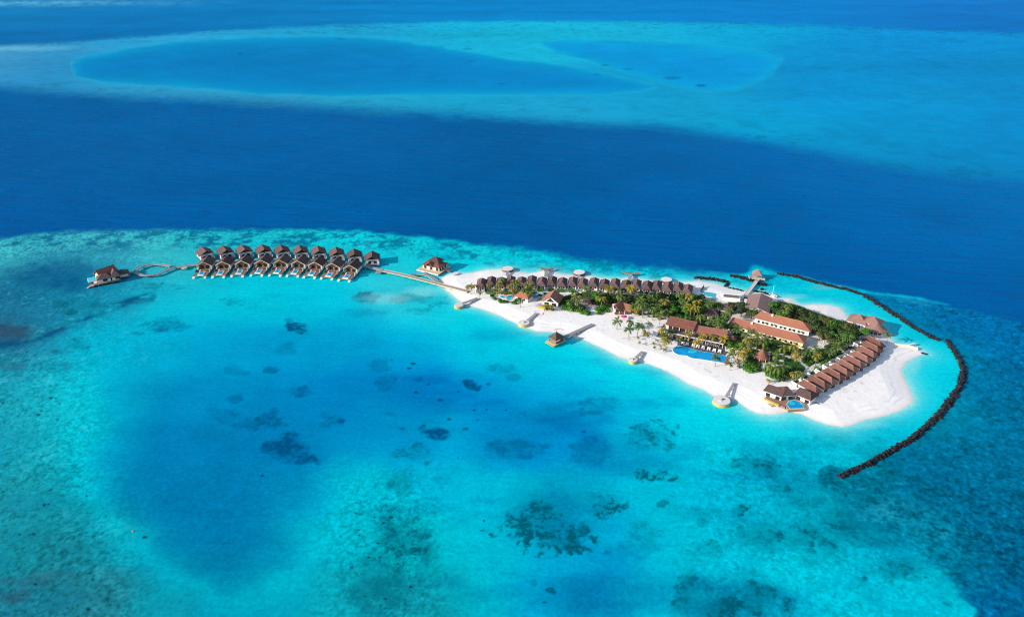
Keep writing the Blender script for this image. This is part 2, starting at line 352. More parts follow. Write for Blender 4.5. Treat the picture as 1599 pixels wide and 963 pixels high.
EDGE_NEAR = [(-400,400),(-240,392),(0,374),(60,368),(150,363),(250,360),(350,361),(450,360),(550,363),(640,370),(720,378),(800,388),(860,397),(920,408),(960,415),(1000,421),(1040,425),
 (1079,430),(1116,429),(1147,429),(1163,425),(1169,420),(1180,418),(1195,422),(1212,425),(1245,429),(1280,439),(1316,447),(1350,457),(1420,470),(1500,485),(1599,505),(1840,540),(2100,580),(2100,1500),(-400,1500)]
OUTER = [(1345.5,457),(1367,471.8),(1396,490),(1425.5,510),(1451,524.5),(1470,531),(1487,546),(1498,562.7),(1503.6,581),(1498,602.7),(1483.6,624.5),(1465.5,646),(1443.6,668),(1418,688),
 (1381.8,708),(1352.7,724.5),(1323.6,735),(1295,724),(1277,735),(1277,755),(1299,772),(1326,792),(1374,833),(1423,856),(1453,867),(1483,889),(1509,919),(1522,950),(1530,1000),(1600,1300),(2100,1300),(2100,560),(1599,500),(1500,480),(1420,465)]
SHOAL = [(-400,95),(0,72),(120,65),(220,58),(300,50),(420,44),(560,38),(700,34),(850,33),(1000,34),(1150,37),(1300,40),(1450,47),(1599,52),(2000,62),(2000,320),(1599,278),(1500,272),(1400,258),
 (1300,240),(1200,218),(1100,205),(1000,195),(900,192),(800,186),(700,178),(600,172),(480,165),(350,157),(220,152),(120,146),(50,140),(0,135),(-400,118)]
LAG1 = [(110,100),(130,90),(200,75),(280,65),(400,58),(520,57),(620,62),(700,75),(780,90),(880,103),(960,118),(1025,135),(1000,143),(930,148),(800,148),(650,148),(480,150),(380,145),(300,136),(220,133),(160,130),(120,118)]
LAG2 = [(840,65),(900,62),(1000,63),(1100,70),(1180,80),(1220,93),(1210,105),(1190,122),(1160,138),(1110,143),(1060,138),(1010,122),(930,100),(870,85)]
BASIN = [(172,640),(152,690),(158,745),(185,800),(225,850),(280,897),(340,926),(395,922),(440,892),(478,848),(515,790),(555,735),(590,690),(560,620),(420,590),(260,600)]
# coral heads and weed beds: x, y, half-widths, strength, tone (b = blue deep, t = teal reef, p = purple brown)
CORAL = [(1340,822,80,36,.45,'t'),(1255,765,50,28,.40,'t'),(1190,835,40,24,.3,'t'),(1420,885,60,18,.35,'t'),(1290,860,40,16,.3,'t'),(1300,800,40,20,.35,'t'),(265,507,36,12,.45,'b'),(217,519,9,4,.3,'b'),(470,512,18,9,.85,'b'),(455,500,8,3,.4,'b'),(420,575,14,6,.55,'b'),(460,610,22,10,.45,'b'),(365,620,13,7,.4,'b'),(420,655,20,17,.6,'b'),
 (448,702,34,23,.85,'b'),(472,720,20,10,.7,'b'),(350,648,24,12,.35,'b'),(385,662,24,11,.4,'b'),(370,577,15,7,.25,'b'),(515,662,22,10,.3,'b'),(533,658,6,3,.7,'b'),(600,605,20,13,.35,'b'),
 (733,598,15,6,.9,'b'),(687,625,5,2.5,.8,'b'),(676,680,24,9,.97,'b'),(728,670,5,2.5,.8,'b'),(627,670,5,2,.8,'b'),(655,595,8,4,.4,'b'),(585,575,16,9,.3,'b'),(910,673,4,2.2,.9,'b'),
 (780,572,26,8,.3,'b'),(805,583,15,6,.35,'b'),(810,700,45,17,.45,'b'),(925,702,32,24,.35,'b'),(860,640,55,18,.25,'b'),(930,632,26,11,.35,'b'),(763,598,4,2,.6,'b'),(1020,676,36,16,.5,'t'),
 (1052,690,16,7,.5,'t'),(1035,738,36,10,.7,'t'),(860,828,62,32,.75,'t'),(945,785,38,18,.65,'t'),(855,790,22,8,.6,'t'),(880,850,24,17,.8,'t'),(915,825,8,12,.7,'t'),(815,822,28,10,.6,'t'),
 (640,710,38,12,.4,'t'),(620,755,22,16,.45,'t'),(604,840,26,40,.5,'t'),(655,868,24,14,.55,'t'),(630,850,34,26,.35,'t'),(580,910,50,45,.35,'t'),(1160,722,42,12,.55,'t'),(1210,760,20,7,.55,'t'),
 (1190,732,22,10,.5,'t'),(1160,787,15,9,.7,'t'),(1100,795,30,10,.35,'t'),(1047,780,10,9,.5,'t'),(1095,812,9,14,.45,'t'),(1267,855,10,8,.8,'t'),(1243,838,30,16,.5,'t'),(1100,858,34,16,.5,'t'),
 (1060,925,18,32,.5,'t'),(1120,952,36,24,.75,'t'),(1182,932,24,22,.55,'t'),(1231,950,14,12,.7,'t'),(1390,890,40,14,.4,'t'),(1430,905,20,7,.4,'t'),(1485,942,8,6,.4,'t'),(1020,822,30,14,.3,'t'),
 (860,925,8,4,.8,'t'),(850,942,4,2,.9,'t'),(832,912,6,8,.4,'t'),(15,518,42,13,.75,'p'),(90,428,55,24,.45,'b'),(40,425,34,13,.4,'b'),(112,442,24,16,.4,'b'),(95,475,12,6,.5,'t'),(110,486,10,6,.6,'t'),
 (140,476,18,7,.5,'t'),(235,450,22,5,.4,'t'),(275,447,18,4,.35,'t'),(570,465,26,9,.55,'p'),(645,468,36,8,.4,'p'),(690,470,18,10,.45,'t'),(655,487,18,5,.3,'t'),(365,467,18,5,.3,'t'),(570,490,30,8,.22,'b'),
 (128,535,14,8,.4,'t'),(88,548,8,4,.4,'t'),(1310,735,30,10,.6,'b'),(610,650,9,3,.3,'b'),(510,650,14,5,.3,'b'),(1300,682,30,9,.25,'t'),(1230,690,28,9,.25,'t'),(1360,690,30,12,.25,'t'),
 (1420,715,10,4,.6,'t'),(1575,862,16,10,.5,'b'),(60,900,60,14,.35,'p'),(20,925,30,10,.5,'p'),(130,860,60,10,.2,'t'),(150,800,30,10,.25,'t'),(1020,560,0.1,.1,.0,'b'),(940,150,20,4,.0,'b'),
 (80,570,26,10,.3,'t'),(20,570,22,8,.35,'p'),(1200,835,25,10,.35,'t'),(450,545,20,9,.25,'b'),(690,745,20,8,.15,'b'),(990,852,40,12,.3,'b'),(376,85,6,2,.5,'b'),(1095,134,8,2,.6,'b'),(1050,122,16,3,.35,'b')]
DOTS = [(78,620),(86,621),(93,631),(65,641),(62,647),(35,762),(4,768),(135,773),(69,788),(76,787),(56,912),(146,904),(139,951),(90,655),(5,629),(410,742),(225,838),(40,640),(55,834),(30,834),
 (548,886),(575,870),(590,848),(600,815),(560,835),(620,880),(640,915),(600,935),(570,930),(650,900),(592,870),(560,827),(555,800),(531,838),(585,806),(612,808),(600,950),(755,812),(760,640),(740,640),
 (700,655),(715,612),(650,612),(640,575),(612,562),(645,568),(670,600),(745,655),(715,715),(790,640),(1430,780),(1360,840),(1540,840),(1500,770)]

def sea_colours(X, Y, wx, wy):
    # organic outlines: shift the lookup by noise in metres of sea
    dist = np.sqrt(wx*wx+wy*wy+H*H); sx = F/dist; 
    wA = (fbm(wx, wy, 60, 4, 3)-.5); wB = (fbm(wx, wy, 60, 4, 57)-.5)
    wC = (fbm(wx, wy, 9, 3, 5)-.5); wD = (fbm(wx, wy, 9, 3, 77)-.5)
    fy = np.clip(H/dist, 0.02, 1)
    qx = X+sx*(26*wA+6*wC); qy = Y+sx*fy*(26*wB+6*wD)
    near = idw(qx, qy, SEA_NEAR, 34)
    zz0 = (fbm(wx, wy, 30, 3, 401)-.5)*8
    db = sdf(qx, qy, BASIN)
    bz = (sst(-15, 100, db+6*zz0)*.5)[..., None]; near = near*(1-bz)+lin((0,122,180))*bz
    rm = (np.exp(-((db+24)/20)**2)*.42*sst(600, 700, Y)*sst(640, 520, X))[..., None]; near = near*(1-rm)+lin((0,194,218))*rm
    outer = idw(qx, qy, SEA_OUTER, 45)
    deep = idw(X, Y, SEA_DEEP, 170, 2)
    far = idw(X, Y, SEA_FAR, 150, 6)
    shoal = idw(qx, Y+sx*fy*30*wB, SEA_SHOAL, 70, 3)
    rx = X+sx*(10*wA+8*wC); ry = Y+sx*fy*(10*wB+10*wD)
    # mottle noises, normalised
    Z = lambda n: (n-n.mean())/n.std()
    zA = Z(fbm(wx, wy, 15, 4, 21, .6)); zB = Z(fbm(wx, wy, 4.5, 3, 31, .6)); zL = Z(fbm(wx, wy, 70, 3, 41)); zG = Z(fbm(wx, wy, 1.9, 2, 131, .6))
    zF = Z(fbm(wx*.35, wy*.35, 14, 4, 61, .65)); zH = Z(fbm(wx, wy, 13, 2, 141)); zP = Z(fbm(wx, wy, 1.05, 2, 171, .7))
    # far part
    tfar = sst(60, 150, Y)[..., None]
    col = far*(1-tfar)+deep*tfar
    streak = (fbm(wx*.25, wy, 160, 4, 91)-.5)
    col = col*(1+.30*streak*sst(130, 0, Y)+.03*zL)[..., None]
    ds = sdf(X+sx*30*wA, ry+sx*fy*20*wA, SHOAL)
    low = sst(95, 140, Y)
    ms = sst(-3-10*low-6*low*sst(1000, 1300, X), 4+9*low, ds+(.8+.7*low)*zF+1.1*low*zH)
    band = np.exp(-np.clip(ds, 0, 99)/14)
    speck = .018*zF+.022*zH+.05*streak*4+.20*sst(.3, 1.5, zF*.6+zH*.7)*band-.14*sst(1.0, 2.2, zH)*band
    sh = shoal*np.array([.76,.84,.96])*(1-np.clip(speck*1.3, -.3, .7))[..., None]
    col = col*(1-ms[..., None])+sh*ms[..., None]
    pale = lin((120,205,230))
    for L, c0, c1, c2 in ((LAG1, (0,122,191), (0,130,203), (0,156,212)), (LAG2, (0,143,215), (0,145,217), (0,166,220))):
        dl = sdf(X+sx*20*wA, Y+sx*fy*24*wB, L)+.5*zF
        m = sst(-1.0, 3, dl)[..., None]; g = np.exp(-np.clip(dl, 0, None)/9)[..., None]
        lc = lin(c0)*(1-sst(400, 1000, X))[..., None]+lin(c1)*sst(400, 1000, X)[..., None]
        lc = (lc*(1-g)+lin(c2)*g)*(1+.025*zF+.03*zL)[..., None]
        ring = (np.exp(-((dl+1.5)/2.0)**2)*.40)[..., None]
        col = col*(1-ring)+lin((25,172,215))*ring
        col = col*(1-m)+lc*m
    for cx, cy, a, b, st in ((376,85,5,1.5,.5),(1095,134,9,2,.7),(1050,122,14,2.5,.45),(945,102,9,1.6,.5),(980,108,11,1.6,.4),(533,61,8,1.6,.5),(730,77,9,1.6,.45),(735,96,7,1.5,.35),(783,131,8,1.6,.35),(932,117,6,1.4,.4),(820,130,10,1.6,.3),(690,74,5,1.2,.4)):
        m = (sst(1.3, .4, np.hypot((X-cx)/a, (Y-cy)/b)-.12*zF)*st)[..., None]; col = col*(1-m)+lin((0,85,150))*m
    p = np.exp(-((X-60)/190)**2-((Y-5)/4.5)**2)*.45*(.7+.35*zF)
    col = col*(1-p[..., None])+pale*p[..., None]
    p = np.exp(-((X-20)/90)**2-((Y-76)/4)**2)*.45
    col = col*(1-p[..., None])+pale*p[..., None]
    # near shelf
    dn = sdf(rx, ry, EDGE_NEAR)
    wid = 3.5+sst(700, 1000, X)*5*(1-sst(1100, 1150, X))
    mn = sst(-1.5, 1, dn/wid+.25*zA)
    left = sst(330, 130, X)*sst(640, 500, Y)*sst(0, 8, dn)
    lowleft = sst(170, 60, X+(Y-560)*-.28)*sst(500, 600, Y)
    lowmid = sst(720, 640, X)*sst(470, 570, X)*sst(700, 790, Y)
    lowright = sst(1020, 1180, X)*sst(640, 720, Y)
    lagoonish = sst(1100, 700, X)*sst(430, 520, Y)*sst(760, 640, Y)*sst(130, 260, X)
    fringe = sst(26, 6, np.abs(dn-12))*sst(1420, 1000, X)
    fringe2 = sst(60, 20, dn)*sst(700, 800, X)*sst(1010, 960, X)*sst(440, 400, Y)
    mot = np.clip(1.1*fringe+.7*fringe2+.60*left+.45*lowleft+.50*lowmid+.55*lowright+.12, 0, 1.1)
    val = .50*zA+.38*zB+.40*zL+.42*zG
    thr = sst(.25, 1.35, val)
    grain = .035+.06*left+.10*lowleft+.12*lowmid+.07*lowright+.08*fringe
    grain = grain*(1-.6*lagoonish)
    near = near*np.clip(1+grain*(.8*zG+1.0*zP+.25*zB)+.035*zA+.03*zL, .35, 1.8)[..., None]
    zM = Z(fbm(wx*.7, wy*1.5, 42, 4, 191, .6)); cl = sst(-.2, 1.7, zM+.25*zA)*sst(430, 560, Y)*sst(560, 760, X)*sst(1340, 1200, X)*.24+sst(.3, 1.9, zM+.3*zA)*.07
    near = near*(1-cl[..., None]*np.array([1.0, 1.0, .62]))
    thr = np.clip(thr+.55*fringe*sst(-.5, .9, zA*.7+zB*.6), 0, 1.2)
    k = (mot*thr*.80)[..., None]
    k = k*(.55+.6*sst(-.6, .6, zP))[..., None]
    dark = lin((0,92,132))
    near = near*(1-k)+(dark*.55+near*.38)*k
    kf = (np.clip(fringe+.6*fringe2, 0, 1)*sst(.15, 1.1, zA*.6+zB*.6+zG*.3)*.72)[..., None]
    near = near*(1-kf)+lin((0,98,145))*kf
    spk = ((left*.35+lowleft*.15+fringe*.2)*sst(1.1, 2.3, zB*.7+zG*.7-.3*zA)*.5)[..., None]
    near = near*(1-spk)+lin((110,215,225))*spk
    tone = {'b': (0,82,134), 't': (0,92,116), 'p': (45,78,108)}
    for cx, cy, a, b, st, t in CORAL:
        if st <= 0: continue
        R = 2.6
        sub = (np.abs(X-cx) < a*R+25) & (np.abs(Y-cy) < b*R+25)
        if not sub.any(): continue
        lim = min(1.0, a/16)
        jx = (wA[sub]*30+wC[sub]*16)*sx[sub]*.5; jy = (wB[sub]*30+wD[sub]*16)*sx[sub]*.5*fy[sub]
        r = np.sqrt(((X[sub]-cx+jx*lim)/a)**2+((Y[sub]-cy+jy*lim)/b)**2)
        nz = ((.16*zA[sub]+.22*zB[sub]+.22*zG[sub]) if t == 't' else (.09*zA[sub]+.10*zB[sub]+.06*zG[sub]))*(.35+.65*lim)
        q = (1.0-r)*1.5+nz+(.20 if t == 't' else .30)
        m = sst(-.10, .80 if t == 't' else .75, q)*st
        m = m*np.clip(1+(.26 if t == 't' else .10)*zG[sub]+.16*zB[sub], 0, 1.4)
        if t == 'b' and a > 16: m = m*(.80+.28*sst(-.8, .8, zG[sub]*.6+zB[sub]*.5))
        if t == 't' and a > 12: m = m*(.42+.75*sst(-.5, .7, zP[sub]*.8+zB[sub]*.45))
        m = np.clip(m, 0, .97)[:, None]
        near[sub] = near[sub]*(1-m)+lin(tone[t])*m
    for cx, cy in DOTS:
        sub = (np.abs(X-cx) < 9) & (np.abs(Y-cy) < 6)
        a = 2.0+((cx*7+cy*3) % 10)*.16
        r = np.sqrt(((X[sub]-cx+wC[sub]*6)/a)**2+((Y[sub]-cy+wD[sub]*4)/(a*.6))**2)
        m = (sst(1.3, .6, r+.15*zG[sub])*.85)[:, None]
        near[sub] = near[sub]*(1-m)+lin((8,50,75))*m
    # dark weed line curling off the left shelf
    line = [(-40,545),(30,534),(75,522),(108,505),(130,492),(165,480),(205,470),(232,466)]
    dl = np.full(X.shape, 1e9)
    for (ax, ay), (bx, by) in zip(line[:-1], line[1:]):
        ex, ey = bx-ax, by-ay; t = np.clip(((qx-ax)*ex+(qy-ay)*ey)/(ex*ex+ey*ey), 0, 1)
        dl = np.minimum(dl, np.hypot(qx-ax-t*ex, (qy-ay-t*ey)*1.4))
    m = np.clip(np.exp(-(dl/7)**2)*.95*sst(-2.0, .2, zA+.4*zB), 0, 1)[..., None]
    near = near*(1-m)+lin((10,80,125))*m
    # outer slope beyond the rock walls
    do = sdf(X+sx*(22*wA+12*wC)*sst(740, 800, Y), Y+sx*fy*(22*wB+12*wD)*sst(740, 800, Y), OUTER)
    soft = 2.0+20*sst(740, 790, Y)*sst(1470, 1400, X)+6*sst(830, 870, Y)
    mo = sst(-1, 1, do/soft+.45*sst(740, 790, Y)*(zA*.5+zB*.35+zG*.3))
    outer = outer*np.clip(1+.09*zB+.05*zA+.14*zG+.15*zP+.07*zL, .3, 2.2)[..., None]
    lightp = np.exp(-((X-1395)/45)**2-((Y-800)/16)**2)*.5+np.exp(-((X-1460)/24)**2-((Y-832)/8)**2)*.6+np.exp(-((X-1430)/60)**2-((Y-470-(X-1430)*.22)/5)**2)*.4
    sp2 = np.clip(lightp*(.5+.45*zB+.35*zG)+.22*sst(1.5, 2.5, zG*.7+zP*.5), 0, .8)[..., None]
    outer = outer+(lin((40,170,200))-outer)*sp2
    dk = (sst(.9, 2.1, zA*.6+zB*.5+zL*.4)*.22)[..., None]
    outer = outer*(1-dk)+lin((0,62,105))*dk
    rim = (np.exp(-((do+2)/3.0)**2)*sst(1400, 1450, X)*sst(830, 850, Y)*.5)[..., None]
    outer = outer*(1-rim)+lin((0,70,110))*rim
    near = near*(1-mo[..., None])+outer*mo[..., None]
    # sand showing through close to the beach
    di = sdf(wx+2.5*wC, wy+2.5*wD, ISLAND)            # metres, negative at sea
    sea = np.clip(-di, 0, None)
    bay = 1.0+.9*fbm(wx, wy, 45, 2, 71)
    k1 = np.exp(-sea/(1.8*bay))*.80; k2 = np.exp(-sea/(9*bay))*.55
    near = near*(1-k2[..., None])+lin((0,222,238))*k2[..., None]
    near = near*(1-k1[..., None])+lin((175,232,235))*k1[..., None]
    # submerged sand banks: the curl off the tail and the spit behind the wood
    for cx, cy, a, b, s in ((1417,556,20,9,.75),(1424,570,16,16,.35),(1300,652,60,9,.3),(1290,448,26,5,.55),(1235,463,30,5,.25),(1345,660,40,8,.3),(660,455,30,9,.35),(605,466,38,10,.3),(850,520,24,4,.3),(1150,612,9,8,.5)):
        r = np.hypot((X-cx+4*wC*sx)/a, (Y-cy+4*wD*sx*fy)/b); m = (sst(1.3, .3, r)*s)[..., None]
        c = (165,225,235) if cx != 1290 else (110,170,185)
        near = near*(1-m)+lin(c)*m
    col = col*(1-mn[..., None])+near*mn[..., None]
    ripple = (1-mn)*sst(60, 170, Y)*(1-ms)
    return np.clip(col, 0, .9), np.clip(.25+.75*ripple, 0, 1)

SEA_GAIN = np.array([.9, .935, .83])

def sea_material():
    m = bpy.data.materials.new('sea_water'); m.use_nodes = True
    nt = m.node_tree; N = nt.nodes.new; L = nt.links.new
    nt.nodes.remove(nt.nodes['Principled BSDF'])
    b = N('ShaderNodeBsdfDiffuse'); g = N('ShaderNodeBsdfGlossy'); g.inputs['Roughness'].default_value = .14
    fr = N('ShaderNodeFresnel'); fr.inputs['IOR'].default_value = 1.33
    fm = N('ShaderNodeMath'); fm.operation = 'MULTIPLY'; fm.inputs[1].default_value = .05; L(fr.outputs[0], fm.inputs[0])
    fc = N('ShaderNodeMath'); fc.operation = 'MINIMUM'; fc.inputs[1].default_value = .012; L(fm.outputs[0], fc.inputs[0])
    ms = N('ShaderNodeMixShader'); L(fc.outputs[0], ms.inputs[0]); L(b.outputs[0], ms.inputs[1]); L(g.outputs[0], ms.inputs[2])
    L(ms.outputs[0], nt.nodes['Material Output'].inputs['Surface'])
    a = N('ShaderNodeVertexColor'); a.layer_name = 'tint'
    geo = N('ShaderNodeNewGeometry')
    n1 = N('ShaderNodeTexNoise'); n1.inputs['Scale'].default_value = 0.55; n1.inputs['Detail'].default_value = 4; n1.inputs['Roughness'].default_value = .7
    L(geo.outputs['Position'], n1.inputs['Vector'])
    mr = N('ShaderNodeMapRange'); mr.inputs['From Min'].default_value = .3; mr.inputs['From Max'].default_value = .7
    mr.inputs['To Min'].default_value = .88; mr.inputs['To Max'].default_value = 1.12
    L(n1.outputs['Fac'], mr.inputs['Value'])
    mx = N('ShaderNodeMix'); mx.data_type = 'RGBA'; mx.blend_type = 'MULTIPLY'; mx.inputs['Factor'].default_value = 1
    L(a.outputs['Color'], mx.inputs['A']); L(mr.outputs['Result'], mx.inputs['B'])
    L(mx.outputs['Result'], b.inputs['Color'])
    # wind ripples: long crests crossing the channel plus small chop
    mp = N('ShaderNodeMapping'); mp.inputs['Rotation'].default_value = (0, 0, math.radians(38)); mp.inputs['Scale'].default_value = (.022, .11, .1)
    L(geo.outputs['Position'], mp.inputs['Vector'])
    n2 = N('ShaderNodeTexNoise'); n2.inputs['Scale'].default_value = 1.0; n2.inputs['Detail'].default_value = 3; n2.inputs['Distortion'].default_value = .6
    L(mp.outputs[0], n2.inputs['Vector'])
    n3 = N('ShaderNodeTexNoise'); n3.inputs['Scale'].default_value = 0.9; n3.inputs['Detail'].default_value = 3
    L(geo.outputs['Position'], n3.inputs['Vector'])
    b1 = N('ShaderNodeBump'); b1.inputs['Distance'].default_value = 2.2; L(a.outputs['Alpha'], b1.inputs['Strength']); L(n2.outputs['Fac'], b1.inputs['Height'])
    b2 = N('ShaderNodeBump'); b2.inputs['Distance'].default_value = .12; b2.inputs['Strength'].default_value = .35
    L(n3.outputs['Fac'], b2.inputs['Height']); L(b1.outputs[0], b2.inputs['Normal']); L(b2.outputs[0], b.inputs['Normal']); L(b2.outputs[0], g.inputs['Normal'])
    return m

def build_sea():
    xs = np.concatenate([np.arange(-900, -300, 40), np.arange(-300, -40, 5), np.arange(-40, 1640, 1.5), np.arange(1640, 1920, 5), np.arange(1920, 2520, 40)])
    ys = np.concatenate([[-103.9, -103, -101, -97, -92, -84], np.arange(-74, -6, 6), np.arange(-6, 340, 1.6), np.arange(340, 970, 1.4), np.arange(970, 1100, 4), np.arange(1100, 1420, 25)])
    X, Y, wx, wy = grid_mesh('sea', xs, ys)
    cols, rip = sea_colours(X, Y, wx, wy)
    o = build_grid('sea', wx, wy, np.zeros_like(wx), cols*SEA_GAIN*np.stack([np.ones_like(Y), 1-.0*Y, 1-.0*Y], -1), rip, sea_material())
    structure(o)

# ------------------------------------------------------------------ island sand
INNER_SAND = [(1010,472),(1150,470),(1205,468),(1260,486),(1335,515),(1345,535),(1290,560),(1250,590),(1170,572),(1140,540),(1040,500)]  # inland sand, mixed towards a duller tan
PLANTED = [[(1008,466),(1050,461),(1100,464),(1138,478),(1142,500),(1115,512),(1085,504),(1040,494),(1018,486)],[(880,462),(930,455),(980,458),(1014,462),(1012,482),(985,479),(950,482),(935,488),(930,478),(920,488),(890,483),(872,473)],
 [(1204,473),(1236,474),(1300,497),(1336,517),(1352,528),(1325,537),(1282,530),(1274,510),(1230,496),(1200,488)],[(1140,520),(1158,516),(1166,532),(1150,545),(1138,543)],[(760,455),(830,452),(838,458),(826,462),(790,461),(768,462)]]
def build_island():
    xs = np.arange(672, 1462, 1.3); ys = np.arange(410, 684, 1.2)
    X, Y, wx, wy = grid_mesh('island', xs, ys)
    n1 = fbm(wx, wy, 8, 4, 201)-.5; n2 = fbm(wx, wy, 2.2, 3, 211)-.5; n3 = fbm(wx, wy, 30, 3, 221)-.5
    d = sdf(wx+1.6*n1, wy+1.6*n1, ISLAND)
    z = np.where(d < 11, 1.1*d/11, 1.1)
    z = np.clip(z, -1.2, 1.1)+np.clip(d/4, 0, 1)*(.10*n1+.07*n2)
    c = np.ones(X.shape+(3,))*np.array([.85,.825,.80])
    c *= (1+.07*n1+.08*n2+.07*n3)[..., None]
    wet = np.exp(-np.clip(d, 0, None)/1.3)[..., None]
    c = c*(1-.7*wet)+np.array([.56,.50,.45])*.7*wet
    # tide lines and trodden stripes parallel to the shore
    tl = (np.exp(-((d-4.5-3*n1)/.5)**2)+np.exp(-((d-7.5-4*n1)/.6)**2))*(.03+.16*sst(.0, .25, n3+.5*n1))
    c *= (1-tl)[..., None]
    g = sst(-4, 8, sdf(X+6*n1, Y+4*n2, INNER_SAND))[..., None]
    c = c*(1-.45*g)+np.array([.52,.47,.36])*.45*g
    lt = np.zeros_like(X)
    for pl in PLANTED: lt = np.maximum(lt, sst(-2, 3, sdf(X+5*n1+4*n2, Y+3*n2+2*n1, pl)))
    lt = (lt*.82*(.8+.5*n2))[..., None]
    c = c*(1-lt)+np.array([.15, .15, .075])*(1+.8*n2)[..., None]*lt
    # litter of twigs and leaves on the upper beach
    lit = sst(.16, .30, n2+.5*n1)*sst(9, 16, d)*.35
    c = c*(1-lit[..., None])+np.array([.36,.28,.2])*lit[..., None]
    m = bpy.data.materials.new('coral_sand'); m.use_nodes = True
    nt = m.node_tree; b = nt.nodes['Principled BSDF']; b.inputs['Roughness'].default_value = .95; b.inputs['Specular IOR Level'].default_value = .1
    a = nt.nodes.new('ShaderNodeVertexColor'); a.layer_name = 'tint'
    geo = nt.nodes.new('ShaderNodeNewGeometry')
    n = nt.nodes.new('ShaderNodeTexNoise'); n.inputs['Scale'].default_value = 1.4; n.inputs['Detail'].default_value = 5; n.inputs['Roughness'].default_value = .7
    nt.links.new(geo.outputs['Position'], n.inputs['Vector'])
    mr = nt.nodes.new('ShaderNodeMapRange'); mr.inputs['To Min'].default_value = .9; mr.inputs['To Max'].default_value = 1.1
    nt.links.new(n.outputs['Fac'], mr.inputs['Value'])
    mx = nt.nodes.new('ShaderNodeMix'); mx.data_type = 'RGBA'; mx.blend_type = 'MULTIPLY'; mx.inputs['Factor'].default_value = 1
    nt.links.new(a.outputs['Color'], mx.inputs['A']); nt.links.new(mr.outputs['Result'], mx.inputs['B']); nt.links.new(mx.outputs['Result'], b.inputs['Base Color'])
    bp = nt.nodes.new('ShaderNodeBump'); bp.inputs['Strength'].default_value = .25; bp.inputs['Distance'].default_value = .12
    nt.links.new(n.outputs['Fac'], bp.inputs['Height']); nt.links.new(bp.outputs[0], b.inputs['Normal'])
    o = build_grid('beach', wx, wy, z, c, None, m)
    # keep only the part near the island
    import bmesh
    bm = bmesh.new(); bm.from_mesh(o.data)
    bm.verts.ensure_lookup_table()
    dead = [v for v, dd in zip(bm.verts, d.ravel()) if dd < -7]
    bmesh.ops.delete(bm, geom=dead, context='VERTS'); bm.to_mesh(o.data); bm.free()
    structure(o)

build_sea()
build_island()
# ------------------------------------------------------------------ overwater villas
def seen_dir(px, py, dx, dy, z):
    a = P(px, py, z); b = P(px+dx, py+dy, z); v = b-a; v.normalize(); return v.x, v.y
def stilts(parent, spots, z0, z1, r=0.16):
    base = None
    for x, y in spots:
        if base is None:
            base = MB().cyl(0, 0, r, z0, z1, 6).obj('stilt', M['wood_dark'], parent, (x, y, 0))
        else:
            c = base.copy(); COL.objects.link(c); c.parent = parent; c.location = (x, y, 0)

def villa_front():
    t = thing('overwater_villa', 'villa', 'villa')
    d = MB().box(-4.7, 4.7, -4.6, 10.2, 1.15, 1.4)
    d.box(-4.5, -2.9, -10.2, -4.602, 1.15, 1.4).box(2.6, 4.5, -10.2, -4.602, 1.15, 1.4)
    d.obj('deck', M['wood'], t)
    wl = MB().box(-4.1, -3.9, 0.8, 9.4, 1.4, 4.15).box(3.9, 4.1, 0.8, 9.4, 1.4, 4.15)
    wl.gable_wall(4.1, 9.4, 9.6, 1.4, 4.2, 6.1)
    wl.obj('wall', M['white'], t)
    MB().gable_wall(3.88, 1.6, 1.8, 1.41, 4.1, 5.9).obj('gable_end', M['wood'], t)
    for x in (-1.75, 1.75): MB().box(x-1.15, x+1.15, 1.52, 1.597, 1.5, 3.7).obj('window', M['glass'], t)
    rf = MB().gable(5.1, 0.0, 10.3, 4.25, 6.9, 0.28).obj('roof', M['thatch'], t)
    MB().tube([(0, -.05, 6.95), (0, 10.35, 6.95)], [.16, .16], 6).obj('ridge_cap', M['wood_dark'], rf)
    fr = MB()
    for s in (-1, 1):
        a, b = Vector((s*5.1, 0, 4.2)), Vector((0, 0, 6.85))
        n = 2
        fr.add([(s*5.1,-.12,3.9),(0,-.12,6.55),(0,-.12,6.95),(s*5.1,-.12,4.3),(s*5.1,-.02,3.9),(0,-.02,6.55),(0,-.02,6.95),(s*5.1,-.02,4.3)],
               [(0,1,2,3),(7,6,5,4),(0,4,5,1),(2,6,7,3),(0,3,7,4)])
    fr.obj('bargeboard', M['wood_pale'], rf)
    for s in (-1, 1): MB().box(s*4.6-.12, s*4.6+.12, .2, .44, 1.4, 4.3).obj('post', M['white'], t)
    p = MB().box(-1.9, 1.7, -8.6, -3.4, .55, 1.62).obj('plunge_pool', M['white'], t)
    MB().box(-1.4, 1.3, -8.2, -3.8, 1.6, 1.66).obj('pool_water', M['pool'], p)
    MB().box(-2.86, 2.56, -9.1, -8.65, .75, 1.2).obj('front_beam', M['wood_pale'], t)
    for y in (-2.3, 2.45): MB().box(4.45, 4.65, y-1.9, y+1.6, 1.4, 3.35).obj('privacy_screen', M['white'], t)
    MB().box(-4.68, -4.5, -4.4, -.8, 1.4, 2.4).obj('railing', M['wood'], t)
    for x in (-3.7, 3.55):
        s = MB()
        for k in range(4): s.box(x-.75, x+.75, -10.6-.38*k, -10.22-.38*k, .95-.26*k, 1.15-.26*k)
        s.obj('stairs', M['white'], t)
    b = MB().box(-2.6, -1.9, -2.8, -.9, 1.4, 1.75).obj('sun_lounger', M['cushion'], t)
    MB().box(1.9, 3.4, -3.2, -1.2, 1.4, 1.8).obj('daybed', M['wood_dark'], t)
    stilts(t, [(x, y) for x in (-4.2, 0, 4.2) for y in (-4.2, 3, 9.6)]+[(-3.7, -9.8), (3.5, -9.8)], -1.0, 1.15)
    return t

